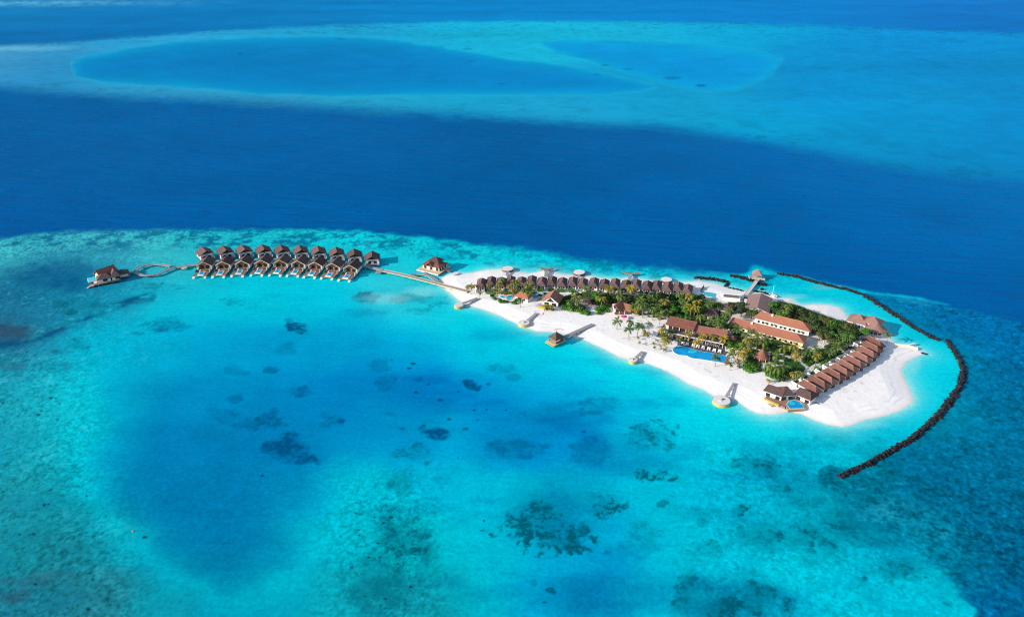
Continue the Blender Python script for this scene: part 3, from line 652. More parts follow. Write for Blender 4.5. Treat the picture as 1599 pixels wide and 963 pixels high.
def villa_back():
    t = thing('overwater_villa', 'villa', 'villa')
    MB().box(-4.6, 4.6, -2.0, 10.6, 1.1, 1.35).obj('deck', M['wood_grey'], t)
    wl = MB().box(-4.2, -4.0, 1.2, 9.6, 1.35, 4.15).box(4.0, 4.2, 1.2, 9.6, 1.35, 4.15).gable_wall(4.2, 9.6, 9.8, 1.35, 4.2, 6.2)
    wl.box(-4.2, 4.2, .99, 1.19, 1.35, 4.35)
    wl.obj('wall', M['white'], t)
    MB().gable_wall(3.0, .88, .96, 4.4, 4.45, 5.9).obj('gable_dark_panel', M['dark'], t)  # dark panel paints the shaded gap under the roof peak
    pr = [(-2.9, 1.36), (2.9, 1.36), (2.9, 2.6), (0, 4.0), (-2.9, 2.6)]
    vs = [(a, .9, b) for a, b in pr]+[(a, .985, b) for a, b in pr]
    MB().add(vs, [(0,1,2,3,4),(9,8,7,6,5)]+[((i+1)%5, i, 5+i, 5+(i+1)%5) for i in range(5)]).obj('porch', M['dark'], t)  # flat dark panel painted for the shade inside the arched recess
    MB().box(-.8, .8, .8, .895, 1.37, 3.5).obj('door', M['stone'], t)
    for s in (-1, 1): MB().box(s*1.9-.5, s*1.9+.5, .8, .895, 1.7, 2.6).obj('window', M['glass'], t)
    for y in (3.2, 6.6): MB().box(-4.3, -4.21, y-.55, y+.55, 1.7, 3.9).obj('window', M['glass'], t)
    rf = MB().gable(5.1, 0.0, 10.4, 4.25, 6.9, 0.28).obj('roof', M['thatch_villa'], t)
    MB().tube([(0, -.05, 6.95), (0, 10.45, 6.95)], [.16, .16], 6).obj('ridge_cap', M['wood_dark'], rf)
    for x in (-4.4, 4.4): MB().box(x-.1, x+.1, -1.8, .98, 1.35, 2.6).obj('privacy_screen', M['white'], t)
    stilts(t, [(x, y) for x in (-4.2, 4.2) for y in (-1.6, 4, 10.2)], -1.0, 1.1)
    return t

FX = [317, 346.8, 376.8, 407.3, 436.5, 464.3, 491, 518.5, 546]
FY = [409, 408.3, 407, 406, 406, 407, 409, 411, 414]
mids = []
proto = villa_front()
for i in range(9):
    p = P(FX[i], FY[i], 6.9)
    fx, fy = seen_dir(FX[i], FY[i], -7.6-1.6*i/8, 9.3, 6.9)
    o = proto if i == 0 else copy_tree(proto)
    o.location = (p.x, p.y, 0); o.rotation_euler = (0, 0, face_dir(fx, fy))
    wh = 'nearest the loop walkway' if i == 0 else ('nearest the sandy island' if i == 8 else ORD[i]+' from the loop walkway')
    tag(o, 'brown gabled water villa with pool deck in the front row, '+wh, 'villa', 'front row of overwater villas with pool decks')
    mids.append((p.x-fx*13.0, p.y-fy*13.0))
BX = [322, 353.5, 382.7, 412.8, 441.6, 470.2, 498, 526, 553.4, 580.6]
BY = [392, 390.6, 389.3, 389.1, 389.6, 390.4, 391.7, 393.7, 396.7, 400.4]
proto = villa_back()
for i in range(10):
    p = P(BX[i], BY[i], 6.9)
    fx, fy = seen_dir(BX[i], BY[i], 7.6-7.4*i/9, 7.4+2.6*i/9, 6.9)
    o = proto if i == 0 else copy_tree(proto)
    o.location = (p.x, p.y, 0); o.rotation_euler = (0, 0, face_dir(fx, fy))
    wh = 'nearest the loop walkway' if i == 0 else ('standing alone nearest the island' if i == 9 else ORD[i]+' from the loop walkway')
    tag(o, 'brown roofed water villa with white arched front, back row, '+wh, 'villa', 'back row of overwater villas')

# ------------------------------------------------------------------ walkways on stilts
def smooth(pts, n=4):
    out = []
    for i in range(len(pts)-1):
        p0 = pts[max(i-1, 0)]; p1 = pts[i]; p2 = pts[i+1]; p3 = pts[min(i+2, len(pts)-1)]
        for k in range(n):
            t = k/n
            out.append(tuple(.5*((2*p1[j])+(-p0[j]+p2[j])*t+(2*p0[j]-5*p1[j]+4*p2[j]-p3[j])*t*t+(-p0[j]+3*p1[j]-3*p2[j]+p3[j])*t**3) for j in (0, 1)))
    return out+[tuple(pts[-1][:2])]
def ribbon(name, label, pts, w, z, material, cat='walkway', rail=True, z0=-1.0, group=None, every=6.0, edge='wood_grey'):
    c = pts[0]
    t = thing(name, label, cat, (c[0], c[1], 0), 0, group)
    q = [(p[0]-c[0], p[1]-c[1]) for p in pts]
    MB().strip(q, w, z-.22, z).obj('deck', material, t)
    if rail:
        b = MB()
        for s in (-1, 1):
            e = []
            for i, p in enumerate(q):
                a = q[max(i-1, 0)]; d = q[min(i+1, len(q)-1)]
                v = Vector((d[0]-a[0], d[1]-a[1])); v.normalize()
                e.append((p[0]-v.y*s*(w/2+.07), p[1]+v.x*s*(w/2+.07)))
            b.strip(e, .13, z-.35, z+.16)
        b.obj('kerb_rail', M[edge], t)
    acc = 0; spots = []
    for a, b_ in zip(q[:-1], q[1:]):
        L = math.hypot(b_[0]-a[0], b_[1]-a[1]); n = Vector((-(b_[1]-a[1]), b_[0]-a[0]))/max(L, 1e-6)
        while acc < L:
            f = acc/L; x = a[0]+(b_[0]-a[0])*f; y = a[1]+(b_[1]-a[1])*f
            spots += [(x+n.x*w*.42, y+n.y*w*.42), (x-n.x*w*.42, y-n.y*w*.42)]; acc += every
        acc -= L
    stilts(t, spots[:96], z0, z-.22, .17)
    return t
W = lambda a, z=1.5: [tuple(P(x, y, z))[:2] for x, y in a]
loop = smooth(W([(274,417),(262,420.6),(247,427),(235,429.4),(223,429.6),(214,426.6),(211.5,422.8),(217,417.6),(227.6,413.8),(241,412.4),(254.6,413.4),(266,415.6)], 1.6), 4)
ribbon('loop_walkway', 'teardrop shaped grey timber loop walkway over turquoise shallows', loop, 1.8, 1.6, M['wood_grey'])
ribbon('link_walkway', 'short straight boardwalk between the large water villa and the loop', smooth(W([(190,425.4),(200,424.6),(210.6,424)], 1.6)), 2.0, 1.6, M['wood_grey'], rail=False)
spine = W([(275.2,416.8),(286,415.6),(296,413.9),(309,412.6)], 1.6)+mids[0:]+W([(584,418.6),(597,421.8)], 1.6)
ribbon('villa_boardwalk', 'long boardwalk running between the two rows of water villas', smooth(spine, 4), 2.2, 1.6, M['wood_grey'])
ribbon('island_boardwalk', 'long pale boardwalk joining the water villas to the sandy tip', W([(598,422.1),(612,425.2),(630,429),(642.5,432.3),(665,438),(687.5,443.8),(710,449.4),(731,455)], 1.6), 2.6, 1.6, M['wood_grey'], edge='wood_pale')  # pale kerb colour stands in for sunlight on the front edge
ribbon('curved_footbridge', 'small curved footbridge in front of the square overwater pavilion', smooth(W([(641,429.5),(648,428),(657,427.9),(668,430.3),(678,435.6),(683,440.6)], 1.6)), 1.8, 1.6, M['wood_grey'])
t = thing('resting_platform', 'tiny round lookout bulge beside the boardwalk near the last villa', 'platform', tuple(P(592, 422.8, 1.6))[:2]+(0,))
MB().cyl(0, -1.2, 2.3, 1.3, 1.5, 14).obj('deck', M['wood_grey'], t); stilts(t, [(-1.4, -1.8), (1.4, -1.8)], -1, 1.3)
t = thing('resting_platform', 'tiny lookout bulge beside the boardwalk next to the loop', 'platform', tuple(P(288, 417.0, 1.6))[:2]+(0,))
MB().cyl(0, -.6, 1.9, 1.3, 1.5, 14).obj('deck', M['wood_pale'], t); stilts(t, [(-1.2, -1.2), (1.2, -1.2)], -1, 1.3)

# ------------------------------------------------------------------ large water villa at the far end of the loop
def rectframe(pl, pr, z):
    a = P(*pl, z); b = P(*pr, z); u = b-a
    return a, math.atan2(u.y, u.x), math.hypot(u.x, u.y)
a, rz, L = rectframe((152, 437), (186, 430.5), 4.0)
t = thing('large_water_villa', 'large overwater villa of several brown roofs with a turquoise side pool', 'villa', (a.x, a.y, 0), rz)
MB().box(-2.6, L+.6, -1.2, 13, 1.1, 1.4).obj('deck', M['wood'], t)
wl = MB().box(0.6, 7.4, .5, 5.5, 1.4, 4).box(8.2, L-.4, .5, 9.5, 1.4, 4).box(2.5, 8.2, 5.5, 12, 1.4, 4.4)
wl.obj('wall', M['white'], t)
for x in (3.0, 10.2): MB().box(x, x+2.6, .40, .497, 1.9, 3.4).obj('window', M['glass'], t)
r1 = MB().hip(-.4, 8.2, -.4, 6.4, 4.0, 6.6, 3.0, 5.6, .28, 'x').obj('roof', M['thatch_grey'], t)
r2 = MB().hip(7.4, L+.6, -.4, 10.4, 4.05, 7.2, 3.5, 7.0, .28, 'y').obj('roof', M['thatch_grey'], t)
r3 = MB(); r3.gable(3.6, -6.4, 6.2, 4.9, 8.0, .3)
o = r3.obj('roof', M['tile'], t); o.location = (5.6, 9.2, 0); o.rotation_euler = (0, 0, math.radians(-62))  # orange tile colour stands in for warm sunlight on this cross roof
g = MB().gable_wall(2.9, -5.6, -5.4, 1.4, 4.8, 7.3).obj('gable_end', M['wood_pale'], t); g.location = o.location; g.rotation_euler = o.rotation_euler
r4 = MB().hip(L-1.2, L+6.2, 3, 9.6, 3.4, 5.6, L+1.2, L+3.6, .28, 'x').obj('roof', M['thatch_grey'], t)
MB().box(L+.6, L+5.2, 4, 8.6, 1.4, 3.2).obj('annexe_wall', M['white'], t)
MB().box(L+.4, L+6, 3.4, 9, 1.1, 1.39).obj('annexe_deck', M['wood_grey'], t)
p = MB().box(-5.6, .0, 5.8, 12.6, .6, 1.5).obj('plunge_pool', M['white'], t)
MB().box(-5.2, -.4, 6.2, 12.2, 1.48, 1.56).obj('pool_water', M['pool_pale'], p)
MB().box(-2.2, -.6, 1.0, 3.6, 1.4, 1.75).obj('daybed', M['cushion'], t)
MB().box(-5.0, -2.62, -1.4, 2.6, .7, .95).obj('swim_deck', M['wood_grey'], t)
s = MB()
for k in range(4): s.box(-5.5-.5*k, -5.0-.5*k, -1.2, .8, .5-.2*k, .7-.2*k)
s.obj('stairs', M['wood_pale'], t)
stilts(t, [(x, y) for x in (-2.4, 2, 8, L-.2) for y in (-1.2, 6, 12.4)]+[(L+5.4, 4), (L+5.4, 8.4), (-7.1, -1.1)], -1, 1.1)

# ------------------------------------------------------------------ square overwater pavilion
a, rz, L = rectframe((650, 420.8), (684, 428.9), 1.5)
t = thing('overwater_pavilion', 'square overwater pavilion with stepped brown roofs on a broad sunlit deck', 'pavilion', (a.x, a.y, 0), rz)
D = 15.5
MB().box(0, L, 0, D, 1.1, 1.5).obj('deck', M['wood_pale'], t)
x0, x1, y0, y1 = 1.6, L-1.2, 3.6, D-1.2
MB().box(x0+1, x1-1, y0+1, y1-1, 1.5, 4.3).obj('wall', M['white'], t)
for x in np.linspace(x0+1.6, x1-3.4, 3): MB().box(x, x+1.9, y0+.9, y0+.997, 1.6, 3.7).obj('window', M['dark'], t)
for y in np.linspace(y0+1.6, y1-3.4, 3): MB().box(x1-.997, x1-.9, y, y+1.9, 1.6, 3.7).obj('window', M['glass'], t)
xm, ym = (x0+x1)/2, (y0+y1)/2
MB().hip(x0, x1, y0, y1, 4.3, 6.3, xm-2, xm+2, .3, 'x').obj('roof', M['tile_red'], t)
MB().hip(xm-4.2, xm+4.6, ym-2.2, ym+4.6, 6.5, 9.0, xm-.3, xm+.8, .3, 'x').obj('upper_roof', M['thatch_grey'], t)
MB().box(xm-3.6, xm+4, ym-1.4, ym+3.9, 5.6, 6.25).obj('clerestory', M['dark'], t)
MB().gable(2.5, y0-.5, ym-.4, 4.6, 6.9, .28, xm-1.0).obj('porch_roof', M['tile_red'], t)
MB().box(L+.02, L+3.4, D*.55, D*.75, .8, 1.3).obj('side_steps', M['wood_grey'], t)
MB().box(-.1, L+.1, -.18, -.02, .9, 1.62).obj('deck_edge', M['white'], t)
MB().box(L*.40, L*.52, -3.6, -.2, 1.2, 1.46).obj('bridge', M['wood_grey'], t)
stilts(t, [(x, y) for x in (.5, L/2, L-.5) for y in (.5, D/2, D-.5)], -1, 1.1)

# ------------------------------------------------------------------ round platforms and Y jetties
def round_platform(px, py, rpx, label, jetty=None, zt=1.9, jw=1.7, rim='rim', furnished=False):
    c = P(px, py, zt); sc_ = F/math.sqrt(c.x**2+c.y**2+(H-zt)**2); r = rpx/sc_
    t = thing('round_platform', label, 'platform', (c.x, c.y, 0), 0, 'round sunbathing platforms along the shore')
    MB().cyl(0, 0, r, -1.2, zt-.12, 28).obj('rim', M[rim], t)
    b = MB().cyl(0, 0, r*.97, zt-.118, zt, 28).obj('platform_top', M['concrete'], t)
    MB().cyl(0, 0, r*1.02, zt-.30, zt-.119, 28).obj('edge_band', M['wood_grey'], t)
    if jetty:
        q = [P(*k, zt-.1) for k in jetty]
        pts = [(k.x-c.x, k.y-c.y) for k in q]
        MB().strip(pts, jw, zt-.32, zt-.08).obj('jetty', M['wood_grey'], t)
        d = Vector((pts[-1][0]-pts[0][0], pts[-1][1]-pts[0][1]))
        stilts(t, [(pts[0][0]+d.x*f+s*.6, pts[0][1]+d.y*f) for f in (.25, .6, .92) for s in (-1, 1)], -1, zt-.32, .14)
    if furnished:
        MB().cyl(.5*r*.3, r*.1, r*.14, zt, zt+.35, 10).obj('low_table', M['wood_dark'], t)
        MB().box(-r*.45, -r*.1, -r*.3, -r*.1, zt, zt+.3).obj('bench', M['cushion'], t)
    return t
round_platform(716.5, 475.6, 7.3, 'white round platform with ochre rim nearest the tip of the island', [(721.5,473.6),(746,465)], 1.9, 2.0)
round_platform(818.4, 503.2, 8.7, 'white round platform with short jetty between two longer beach jetties', [(823.5,500.2),(838,488.5)], 1.9, 1.8, 'rim', True)
round_platform(988.7, 561.2, 6.5, 'smallest round platform with ochre rim on the beach below the palms', [(992.5,558.8),(1003.5,548.3)], 1.9, 1.7, 'rim', True)
round_platform(1126.9, 624.2, 13, 'largest round platform, ochre rimmed, standing before the pool villa', [(1134,618.6),(1146.5,597.5)], 1.9, 1.3, 'rim', True)
round_platform(792.8, 418.8, 8.9, 'white round platform behind the palms on the far shore', [(793.2,422.6),(791.6,430)], 2.0, 1.7, 'wood_dark')
round_platform(904.6, 424.4, 8.9, 'white round platform between the two forked jetties', [(904.2,428.2),(902.4,435.5)], 2.0, 1.7, 'wood_dark')
round_platform(1040.8, 435.8, 8.5, 'white round platform nearest the dark rock groyne on the far shore', [(1041.2,439.4),(1042.4,446)], 2.0, 1.7, 'wood_dark')
round_platform(711.4, 426.4, 4.8, 'small low round platform on the sand beside the overwater pavilion', None, 1.3, 1, 'wood_grey')
def y_jetty(c, stem, arms, label):
    z = 1.8; o = P(*c, z)
    t = thing('forked_jetty', label, 'jetty', (o.x, o.y, 0), 0, 'forked jetties on the far shore')
    rel = lambda k: (P(*k, z).x-o.x, P(*k, z).y-o.y)
    s = rel(stem); MB().strip([(0, 0), s], 2.3, z-.25, z).obj('stem', M['wood_grey'], t)
    for a in arms:
        q = rel(a); f = 1.3/math.hypot(*q)
        MB().strip([(q[0]*f*.2, q[1]*f*.2), q], 2.1, z-.28, z-.02).obj('arm', M['wood'], t)
        stilts(t, [(q[0]*k, q[1]*k) for k in (.35, .9)], -1, z-.28, .15)
    stilts(t, [(s[0]*k, s[1]*k) for k in (.3, .8)], -1, z-.25, .15)
y_jetty((853.8,421.6), (852.4,431.5), [(844.4,417.8),(863.8,418.8)], 'smaller forked timber jetty between two white round platforms')
y_jetty((984.4,427.6), (983,440.5), [(971.6,423.4),(999,426)], 'larger forked timber jetty on the far shore near mid island')

# ------------------------------------------------------------------ jetty with thatched gazebo
q0 = P(868.5, 531.5, 1.6); q1 = P(926, 506, 1.6); u = Vector((q1.x-q0.x, q1.y-q0.y)); Lj = u.length
t = thing('gazebo_jetty', 'grey boardwalk jetty ending in a thatched gazebo over the lagoon', 'jetty', (q0.x, q0.y, 0), math.atan2(u.y, u.x))
MB().box(4.3, Lj, -1.25, 1.25, 1.4, 1.65).obj('boardwalk', M['wood_grey'], t)
MB().box(-4.4, 4.28, -3.4, 3.4, 1.25, 1.6).obj('platform', M['wood_pale'], t)
r = MB().hip(-3.4, 3.4, -3.2, 3.2, 4.1, 7.0, -.15, .15, .28, 'x').obj('roof', M['thatch'], t)
MB().cyl(0, 0, .18, 6.9, 7.5, 6).obj('finial', M['wood_dark'], r)
for x in (-2.8, 2.8):
    for y in (-2.6, 2.6): MB().box(x-.15, x+.15, y-.15, y+.15, 1.6, 4.0).obj('post', M['wood'], t)
MB().box(-2.7, 2.7, -2.75, -2.65, 1.6, 2.6).box(2.65, 2.75, -2.6, -1.3, 1.6, 2.6).obj('balustrade', M['wood_dark'], t)
MB().box(-5.4, -4.42, -3.2, 3.2, .9, 1.15).obj('lower_step', M['rim'], t)
stilts(t, [(x, y) for x in (-4, 3.8) for y in (-3.1, 3.1)]+[(x, y) for x in np.linspace(7, Lj-3, 6) for y in (-1.1, 1.1)], -1, 1.3)

# ------------------------------------------------------------------ breakwaters of dumped rock
ICO_V = []; ph = (1+5**.5)/2
for a_ in (-1, 1):
    for b_ in (-ph, ph): ICO_V += [(0, a_, b_), (a_, b_, 0), (b_, 0, a_)]
ICO_V = [Vector(v).normalized() for v in ICO_V]
import bmesh as _bm
def _hull():
    bm = _bm.new()
    for v in ICO_V: bm.verts.new(v)
    _bm.ops.convex_hull(bm, input=bm.verts); bm.verts.index_update()
    f = [tuple(v.index for v in fc.verts) for fc in bm.faces]; v = [vv.co.copy() for vv in bm.verts]; bm.free(); return v, f
ICO_V, ICO_F = _hull()
def rock_wall(label, pts, width, height, dens=2.6, size=(.24, .58), name='breakwater', group='dumped rock breakwaters'):
    w = [P(x, y, 0) for x, y in pts]; c = w[0]
    mb = MB(); tot = 0
    for a, b in zip(w[:-1], w[1:]):
        L = (b-a).length; n = Vector((-(b-a).y, (b-a).x, 0))/L
        for k in range(int(L*width*dens*.85)):
            f = random.random(); s = random.uniform(-1, 1)
            wv = width*(.65+.7*vnoise(np.array([(tot+f*L)/5.0]), np.array([.5]), 5)[0])
            h = height*(1-abs(s)**1.6)*random.uniform(.45, 1.15)*(.75+.5*vnoise(np.array([(tot+f*L)/4.0]), np.array([3.5]), 9)[0])
            p = a+(b-a)*f+n*(s*wv/2)-c
            rr = random.uniform(*size)*(1.8 if random.random() < .07 else 1); q = [random.uniform(.7, 1.25) for _ in range(12)]
            mb.add([(p.x+v.x*rr*q[i]*1.15, p.y+v.y*rr*q[i], h-.15+v.z*rr*q[i]*.75) for i, v in enumerate(ICO_V)], ICO_F)
        tot += L
    mb.strip([(p.x-c.x, p.y-c.y) for p in w], width*.42, -1.0, height*.45)
    o = mb.obj(name, M['rock'], None, (c.x, c.y, 0))
    return tag(o, label, 'breakwater', group)
rock_wall('long dark rock breakwater curving along the seaward side of the lagoon', [(1212.7,427.4),(1243.6,432.8),(1280,443),(1316,451),(1345.5,460),(1367,472.8),(1396,491),(1425.5,511),(1451,525.5),(1466,532.5)], 3.0, 1.5)
rock_wall('broad dark rock breakwater sweeping around the end of the sandspit', [(1478,531),(1488,546),(1499,563),(1504.6,581),(1499,603),(1484.6,625),(1466.5,647),(1444.6,669),(1419,689),(1382.8,709),(1353.7,725.5),(1324.6,738),(1311,745.5)], 3.1, 1.5)
rock_wall('short dark rock groyne on the beach left of the arrival jetty', [(1084,434),(1100,435.2),(1118,437.5),(1136,441)], 3.2, 1.6)
rock_wall('stub of dark rocks running from the groyne to the beach', [(1137,442),(1134.5,445),(1132,448)], 2.4, 1.3)
rock_wall('straight reddish rock breakwater passing behind the arrival jetty', [(1140,430.5),(1160,435),(1180,441.5),(1197,446.5)], 3.4, 1.9)
rock_wall('low line of rocks edging the quay beside the arrival building', [(1136,449),(1150,452.2),(1162,455)], 1.6, 1.0, 1.2, (.3, .6))
rock_wall('low line of rocks below the arrival building seawall', [(1176,455),(1190,456.5),(1202,461)], 2.0, 1.2, 1.2, (.35, .7))
rock_wall('single rock heap in the turquoise water off the arrival building', [(1187.5,452),(1190.5,453)], 2.4, 1.4, 1.6, (.4, .8), 'rock_heap')

# ------------------------------------------------------------------ arrival jetty
pav = P(1181.8, 432.2, 1.8); b = P(1164, 461, 1.4)
d1 = P(1175, 446.3, 1.6)
ribbon('arrival_walkway', 'long white walkway leading out to the arrival pavilion', [(b.x, b.y), (d1.x, d1.y), (pav.x, pav.y-2.6)], 2.0, 1.5, M['stone'], 'walkway', True, -1, None, 6, 'white')
t = thing('arrival_pavilion', 'pale deck with a pink brown pyramid roof at the end of the arrival walkway', 'pavilion', (pav.x, pav.y, 0), math.radians(-14)); t.scale = (.56, .62, .8)
MB().box(-9.0, 9.0, -3.8, 3.2, 1.3, 1.8).obj('deck', M['stone'], t)
MB().hip(-5.4, 5.4, -2.6, 6.6, 4.2, 8.6, -.2, .2, .3, 'x', 0).obj('roof', M['tile_pale'], t)
for x in (-4.6, 0, 4.6):
    for y in (-2, 6): MB().box(x-.15, x+.15, y-.15, y+.15, 1.8, 4.0).obj('post', M['wood'], t)
MB().box(-4.4, 4.4, 3.21, 6.4, 1.3, 1.79).obj('rear_deck', M['wood_grey'], t)
for s in (-1, 1): MB().box(s*6.8-1.6, s*6.8+1.6, -.5, .3, 1.8, 2.3).obj('bench', M['wood_dark'], t)
stilts(t, [(x, y) for x in (-8.4, -3, 3, 8.4) for y in (-3.2, 2.6)], -1, 1.3, .22)

# ------------------------------------------------------------------ larger buildings on the island
def windows(mb_list, parent, xs, y, z0, z1, w, material='glass', frame=False, side='front'):
    base = None
    for x in xs:
        if base is None:
            base = MB().box(-w/2, w/2, -.09, -.003, z0, z1).obj('window', M[material], parent, (x, y, 0))
        else:
            c = base.copy(); COL.objects.link(c); c.parent = parent; c.location = (x, y, 0)
# arrival building: gable with its ridge running towards the camera
a = P(1188.7, 457.6, 7.0); b = P(1182.5, 480, 7.0); u = b-a; L = math.hypot(u.x, u.y)
t = thing('arrival_building', 'big faded pink gable roofed building where the arrival walkway lands', 'building', (a.x, a.y, 1.0), face_dir(u.x, u.y))
MB().box(-6, 6, -L+.6, -.6, 0, 3.9).obj('wall', M['white'], t)
g = MB(); g.gable_wall(5.4, -L+.35, -L+.55, 3.0, 3.9, 5.8); g.gable_wall(5.4, -.55, -.35, 3.0, 3.9, 5.8); g.obj('gable_end', M['white'], t)
MB().gable(7.0, -L, 0, 3.8, 6.0, .3).obj('roof', M['tile_pale'], t)
MB().box(-8.6, -6.4, -9, -5.2, 0, 3.0).obj('porch', M['white'], t)
MB().box(-9.4, -6.2, -4.8, -1.0, .0, 2.4).obj('entrance', M['dark'], t)
for y in (-4, -8, -12, -16): MB().box(6.0, 6.09, y-.6, y+.6, 1.0, 2.3).obj('window', M['glass'], t)
# two long dormitory style buildings
def long_building(pl, pr, ze, depth, label, wallmat, rise, wins, hipl):
    a, rz, L = rectframe(pl, pr, ze+1.0)
    t = thing('long_building', label, 'building', (a.x, a.y, 1.0), rz, 'two long tiled buildings at mid island')
    MB().box(.7, L-.7, .7, depth-.7, 0, ze).obj('wall', M[wallmat], t)
    r = MB().hip(0, L, 0, depth, ze, ze+rise, 3.6, L-5.5, .3, 'x').obj('roof', M['tile'], t)
    MB().tube([(3.6, depth/2, ze+rise), (L-5.5, depth/2, ze+rise)], [.18, .18], 6).obj('ridge_cap', M['ridge'], r)
    step = (L-4)/wins
    big = [2.2+step*(i+.3) for i in range(wins)]; small = []
    for i in range(0, wins-1): 
        if i % 2: small += [2.2+step*(i+.75), 2.2+step*(i+.95)]
    windows(None, t, big, .7, 1.2, 2.5, 1.2)
    windows(None, t, small, .7, 1.8, 2.4, .5)
    for y in (2.6, 5.4): MB().box(L-.7+.003, L-.7+.09, y, y+1.1, 1.1, 2.4).obj('window', M['glass'], t)
    MB().box(L*.28, L*.28+1.0, depth*.35, depth*.35+1.0, ze+1, ze+rise+.5).obj('vent_stack', M['white'], r)
    return t
long_building((1176.9,495.6), (1265.3,517.9), 3.9, 9.4, 'upper long orange tiled building with white window wall', 'white', 2.5, 11, 0)
long_building((1136.4,505.8), (1255.9,536.1), 3.6, 9.6, 'lower long orange tiled building with cream yellow window wall', 'cream', 2.4, 13, 0)

# restaurant: two tiled roofs, white pergola, slate deck
a, rz, L = rectframe((1038.9,506), (1083,516), 6.5)
t = thing('restaurant_building', 'red tiled open sided restaurant, the taller roof beside the pool deck', 'building', (a.x, a.y, 1.0), rz)
MB().hip(0, L, 0, 9.6, 5.5, 7.4, .2, L-.2, .3, 'x', 2.6).obj('roof', M['tile_red'], t)
MB().box(.8, L-.8, 4.6, 9.0, 0, 5.3).obj('wall', M['white'], t)
MB().box(.9, L-.9, 4.3, 4.55, .1, 5.2).obj('shopfront', M['dark'], t)
for x in np.linspace(.6, L-.6, 5): MB().box(x-.15, x+.15, .5, .8, 0, 5.2).obj('post', M['white'], t)
MB().box(.5, L-.5, .2, 4.2, 0, .25).obj('terrace', M['wood'], t)
MB().box(.5, L-.5, .22, .34, .25, 1.1).obj('balustrade', M['wood_dark'], t)
a2, rz2, L2 = rectframe((1082.3,520), (1134.6,529.2), 5.0)
t = thing('restaurant_wing', 'lower red brown tiled wing to the right of the taller restaurant roof', 'building', (a2.x, a2.y, 1.0), rz2)
MB().hip(0, L2, 0, 9.4, 4.0, 6.0, .2, L2-.3, .3, 'x', 1.8).obj('roof', M['tile_red'], t)
MB().box(.6, L2-.6, 3.2, 8.8, 0, 3.9).obj('wall', M['white'], t)
MB().box(.7, L2-.7, 3.0, 3.19, .1, 3.6).obj('shopfront', M['dark'], t)
for x in np.linspace(.5, L2-.5, 6): MB().box(x-.13, x+.13, .4, .66, 0, 3.8).obj('post', M['white'], t)
MB().box(L2+.1, L2+4.2, 3.0, 7.6, 0, 2.6).obj('annexe_wall', M['dark'], t)
MB().hip(L2-.2, L2+5, 2.4, 8.2, 2.7, 3.9, L2+1.5, L2+3.2, .2, 'x').obj('annexe_roof', M['tile_red'], t)
a, rz, L = rectframe((1036.6,517.2), (1130,537.0), 4.0)
t = thing('pergola', 'long white pergola canopy running in front of the restaurant', 'pergola', (a.x, a.y, 1.0), rz)
MB().box(0, L, -.35, .45, 2.75, 3.05).obj('beam', M['white'], t)
MB().box(.2, L-.2, .5, 3.6, 2.9, 3.0).obj('shade_roof', M['deck_dark'], t)
for x in np.linspace(.4, L-.4, 8): MB().box(x-.14, x+.14, -.15, .15, 0, 2.74).obj('post', M['wood_pale'], t)
def from_px(pts, z): return [P(x, y, z) for x, y in pts]
def flat_thing(name, label, cat, px, z0, z1, m, part, group=None):
    w_ = from_px(px, z1); c = sum(w_, Vector())/len(w_)
    t = thing(name, label, cat, (c.x, c.y, 0), 0, group)
    MB().prism([(p.x-c.x, p.y-c.y) for p in w_], z0, z1).obj(part, M[m], t)
    return t, c
flat_thing('pool_deck', 'dark slate terrace between the restaurant and the swimming pool', 'terrace',
  [(1024.5,525.2),(1036.8,505.5),(1040,515),(1082,524),(1132,534.6),(1139,546),(1130,556.5),(1112,554),(1095,549.5),(1075,544.5),(1062,540),(1057.5,538.5),(1058.2,533)], .2, 1.28, 'deck_dark', 'paving')
pool_px = [(1056.2,540.2),(1051,544.5),(1052,549),(1058.5,553),(1071,554.5),(1080,558.6),(1094,560.2),(1114,563.5),(1131,565.4),(1134,556.2),(1112,551),(1094,548),(1076,543),(1063,540)]
def grow(px, k):
    cx = sum(p[0] for p in px)/len(px); cy = sum(p[1] for p in px)/len(px)
    return [(cx+(x-cx)*(1+k), cy+(y-cy)*(1+k*1.6)) for x, y in px]
tp, c = flat_thing('swimming_pool', 'large blue free form swimming pool below the slate terrace', 'pool', smooth([*grow(pool_px, .025), grow(pool_px, .025)[0]], 3)[:-1], .3, 1.32, 'stone', 'coping')
wpts = [P(x, y, 1.4) for x, y in smooth([*pool_px, pool_px[0]], 3)[:-1]]
MB().prism([(p.x-c.x, p.y-c.y) for p in wpts], 1.2, 1.345).obj('pool_water', M['pool'], tp)
isl = P(1081.5, 548.6, 1.5)
e = MB(); e.cyl(0, 0, 1.0, 1.3, 1.55, 20); e.v = [(x*2.4+isl.x-c.x, y*1.3+isl.y-c.y, z) for x, y, z in e.v]
e.obj('pool_bar', M['pool_pale'], tp)
dw = MB()
for k, (x, y) in enumerate([(1136.5,558),(1135.6,560.6),(1134.6,563.2),(1133.4,566)]):
    p = P(x, y, 1.4); dw.box(p.x-c.x-.8, p.x-c.x+.8, p.y-c.y-.45, p.y-c.y+.45, 1.0, 1.5)
dw.obj('daybed_row', M['tile_red'], tp)

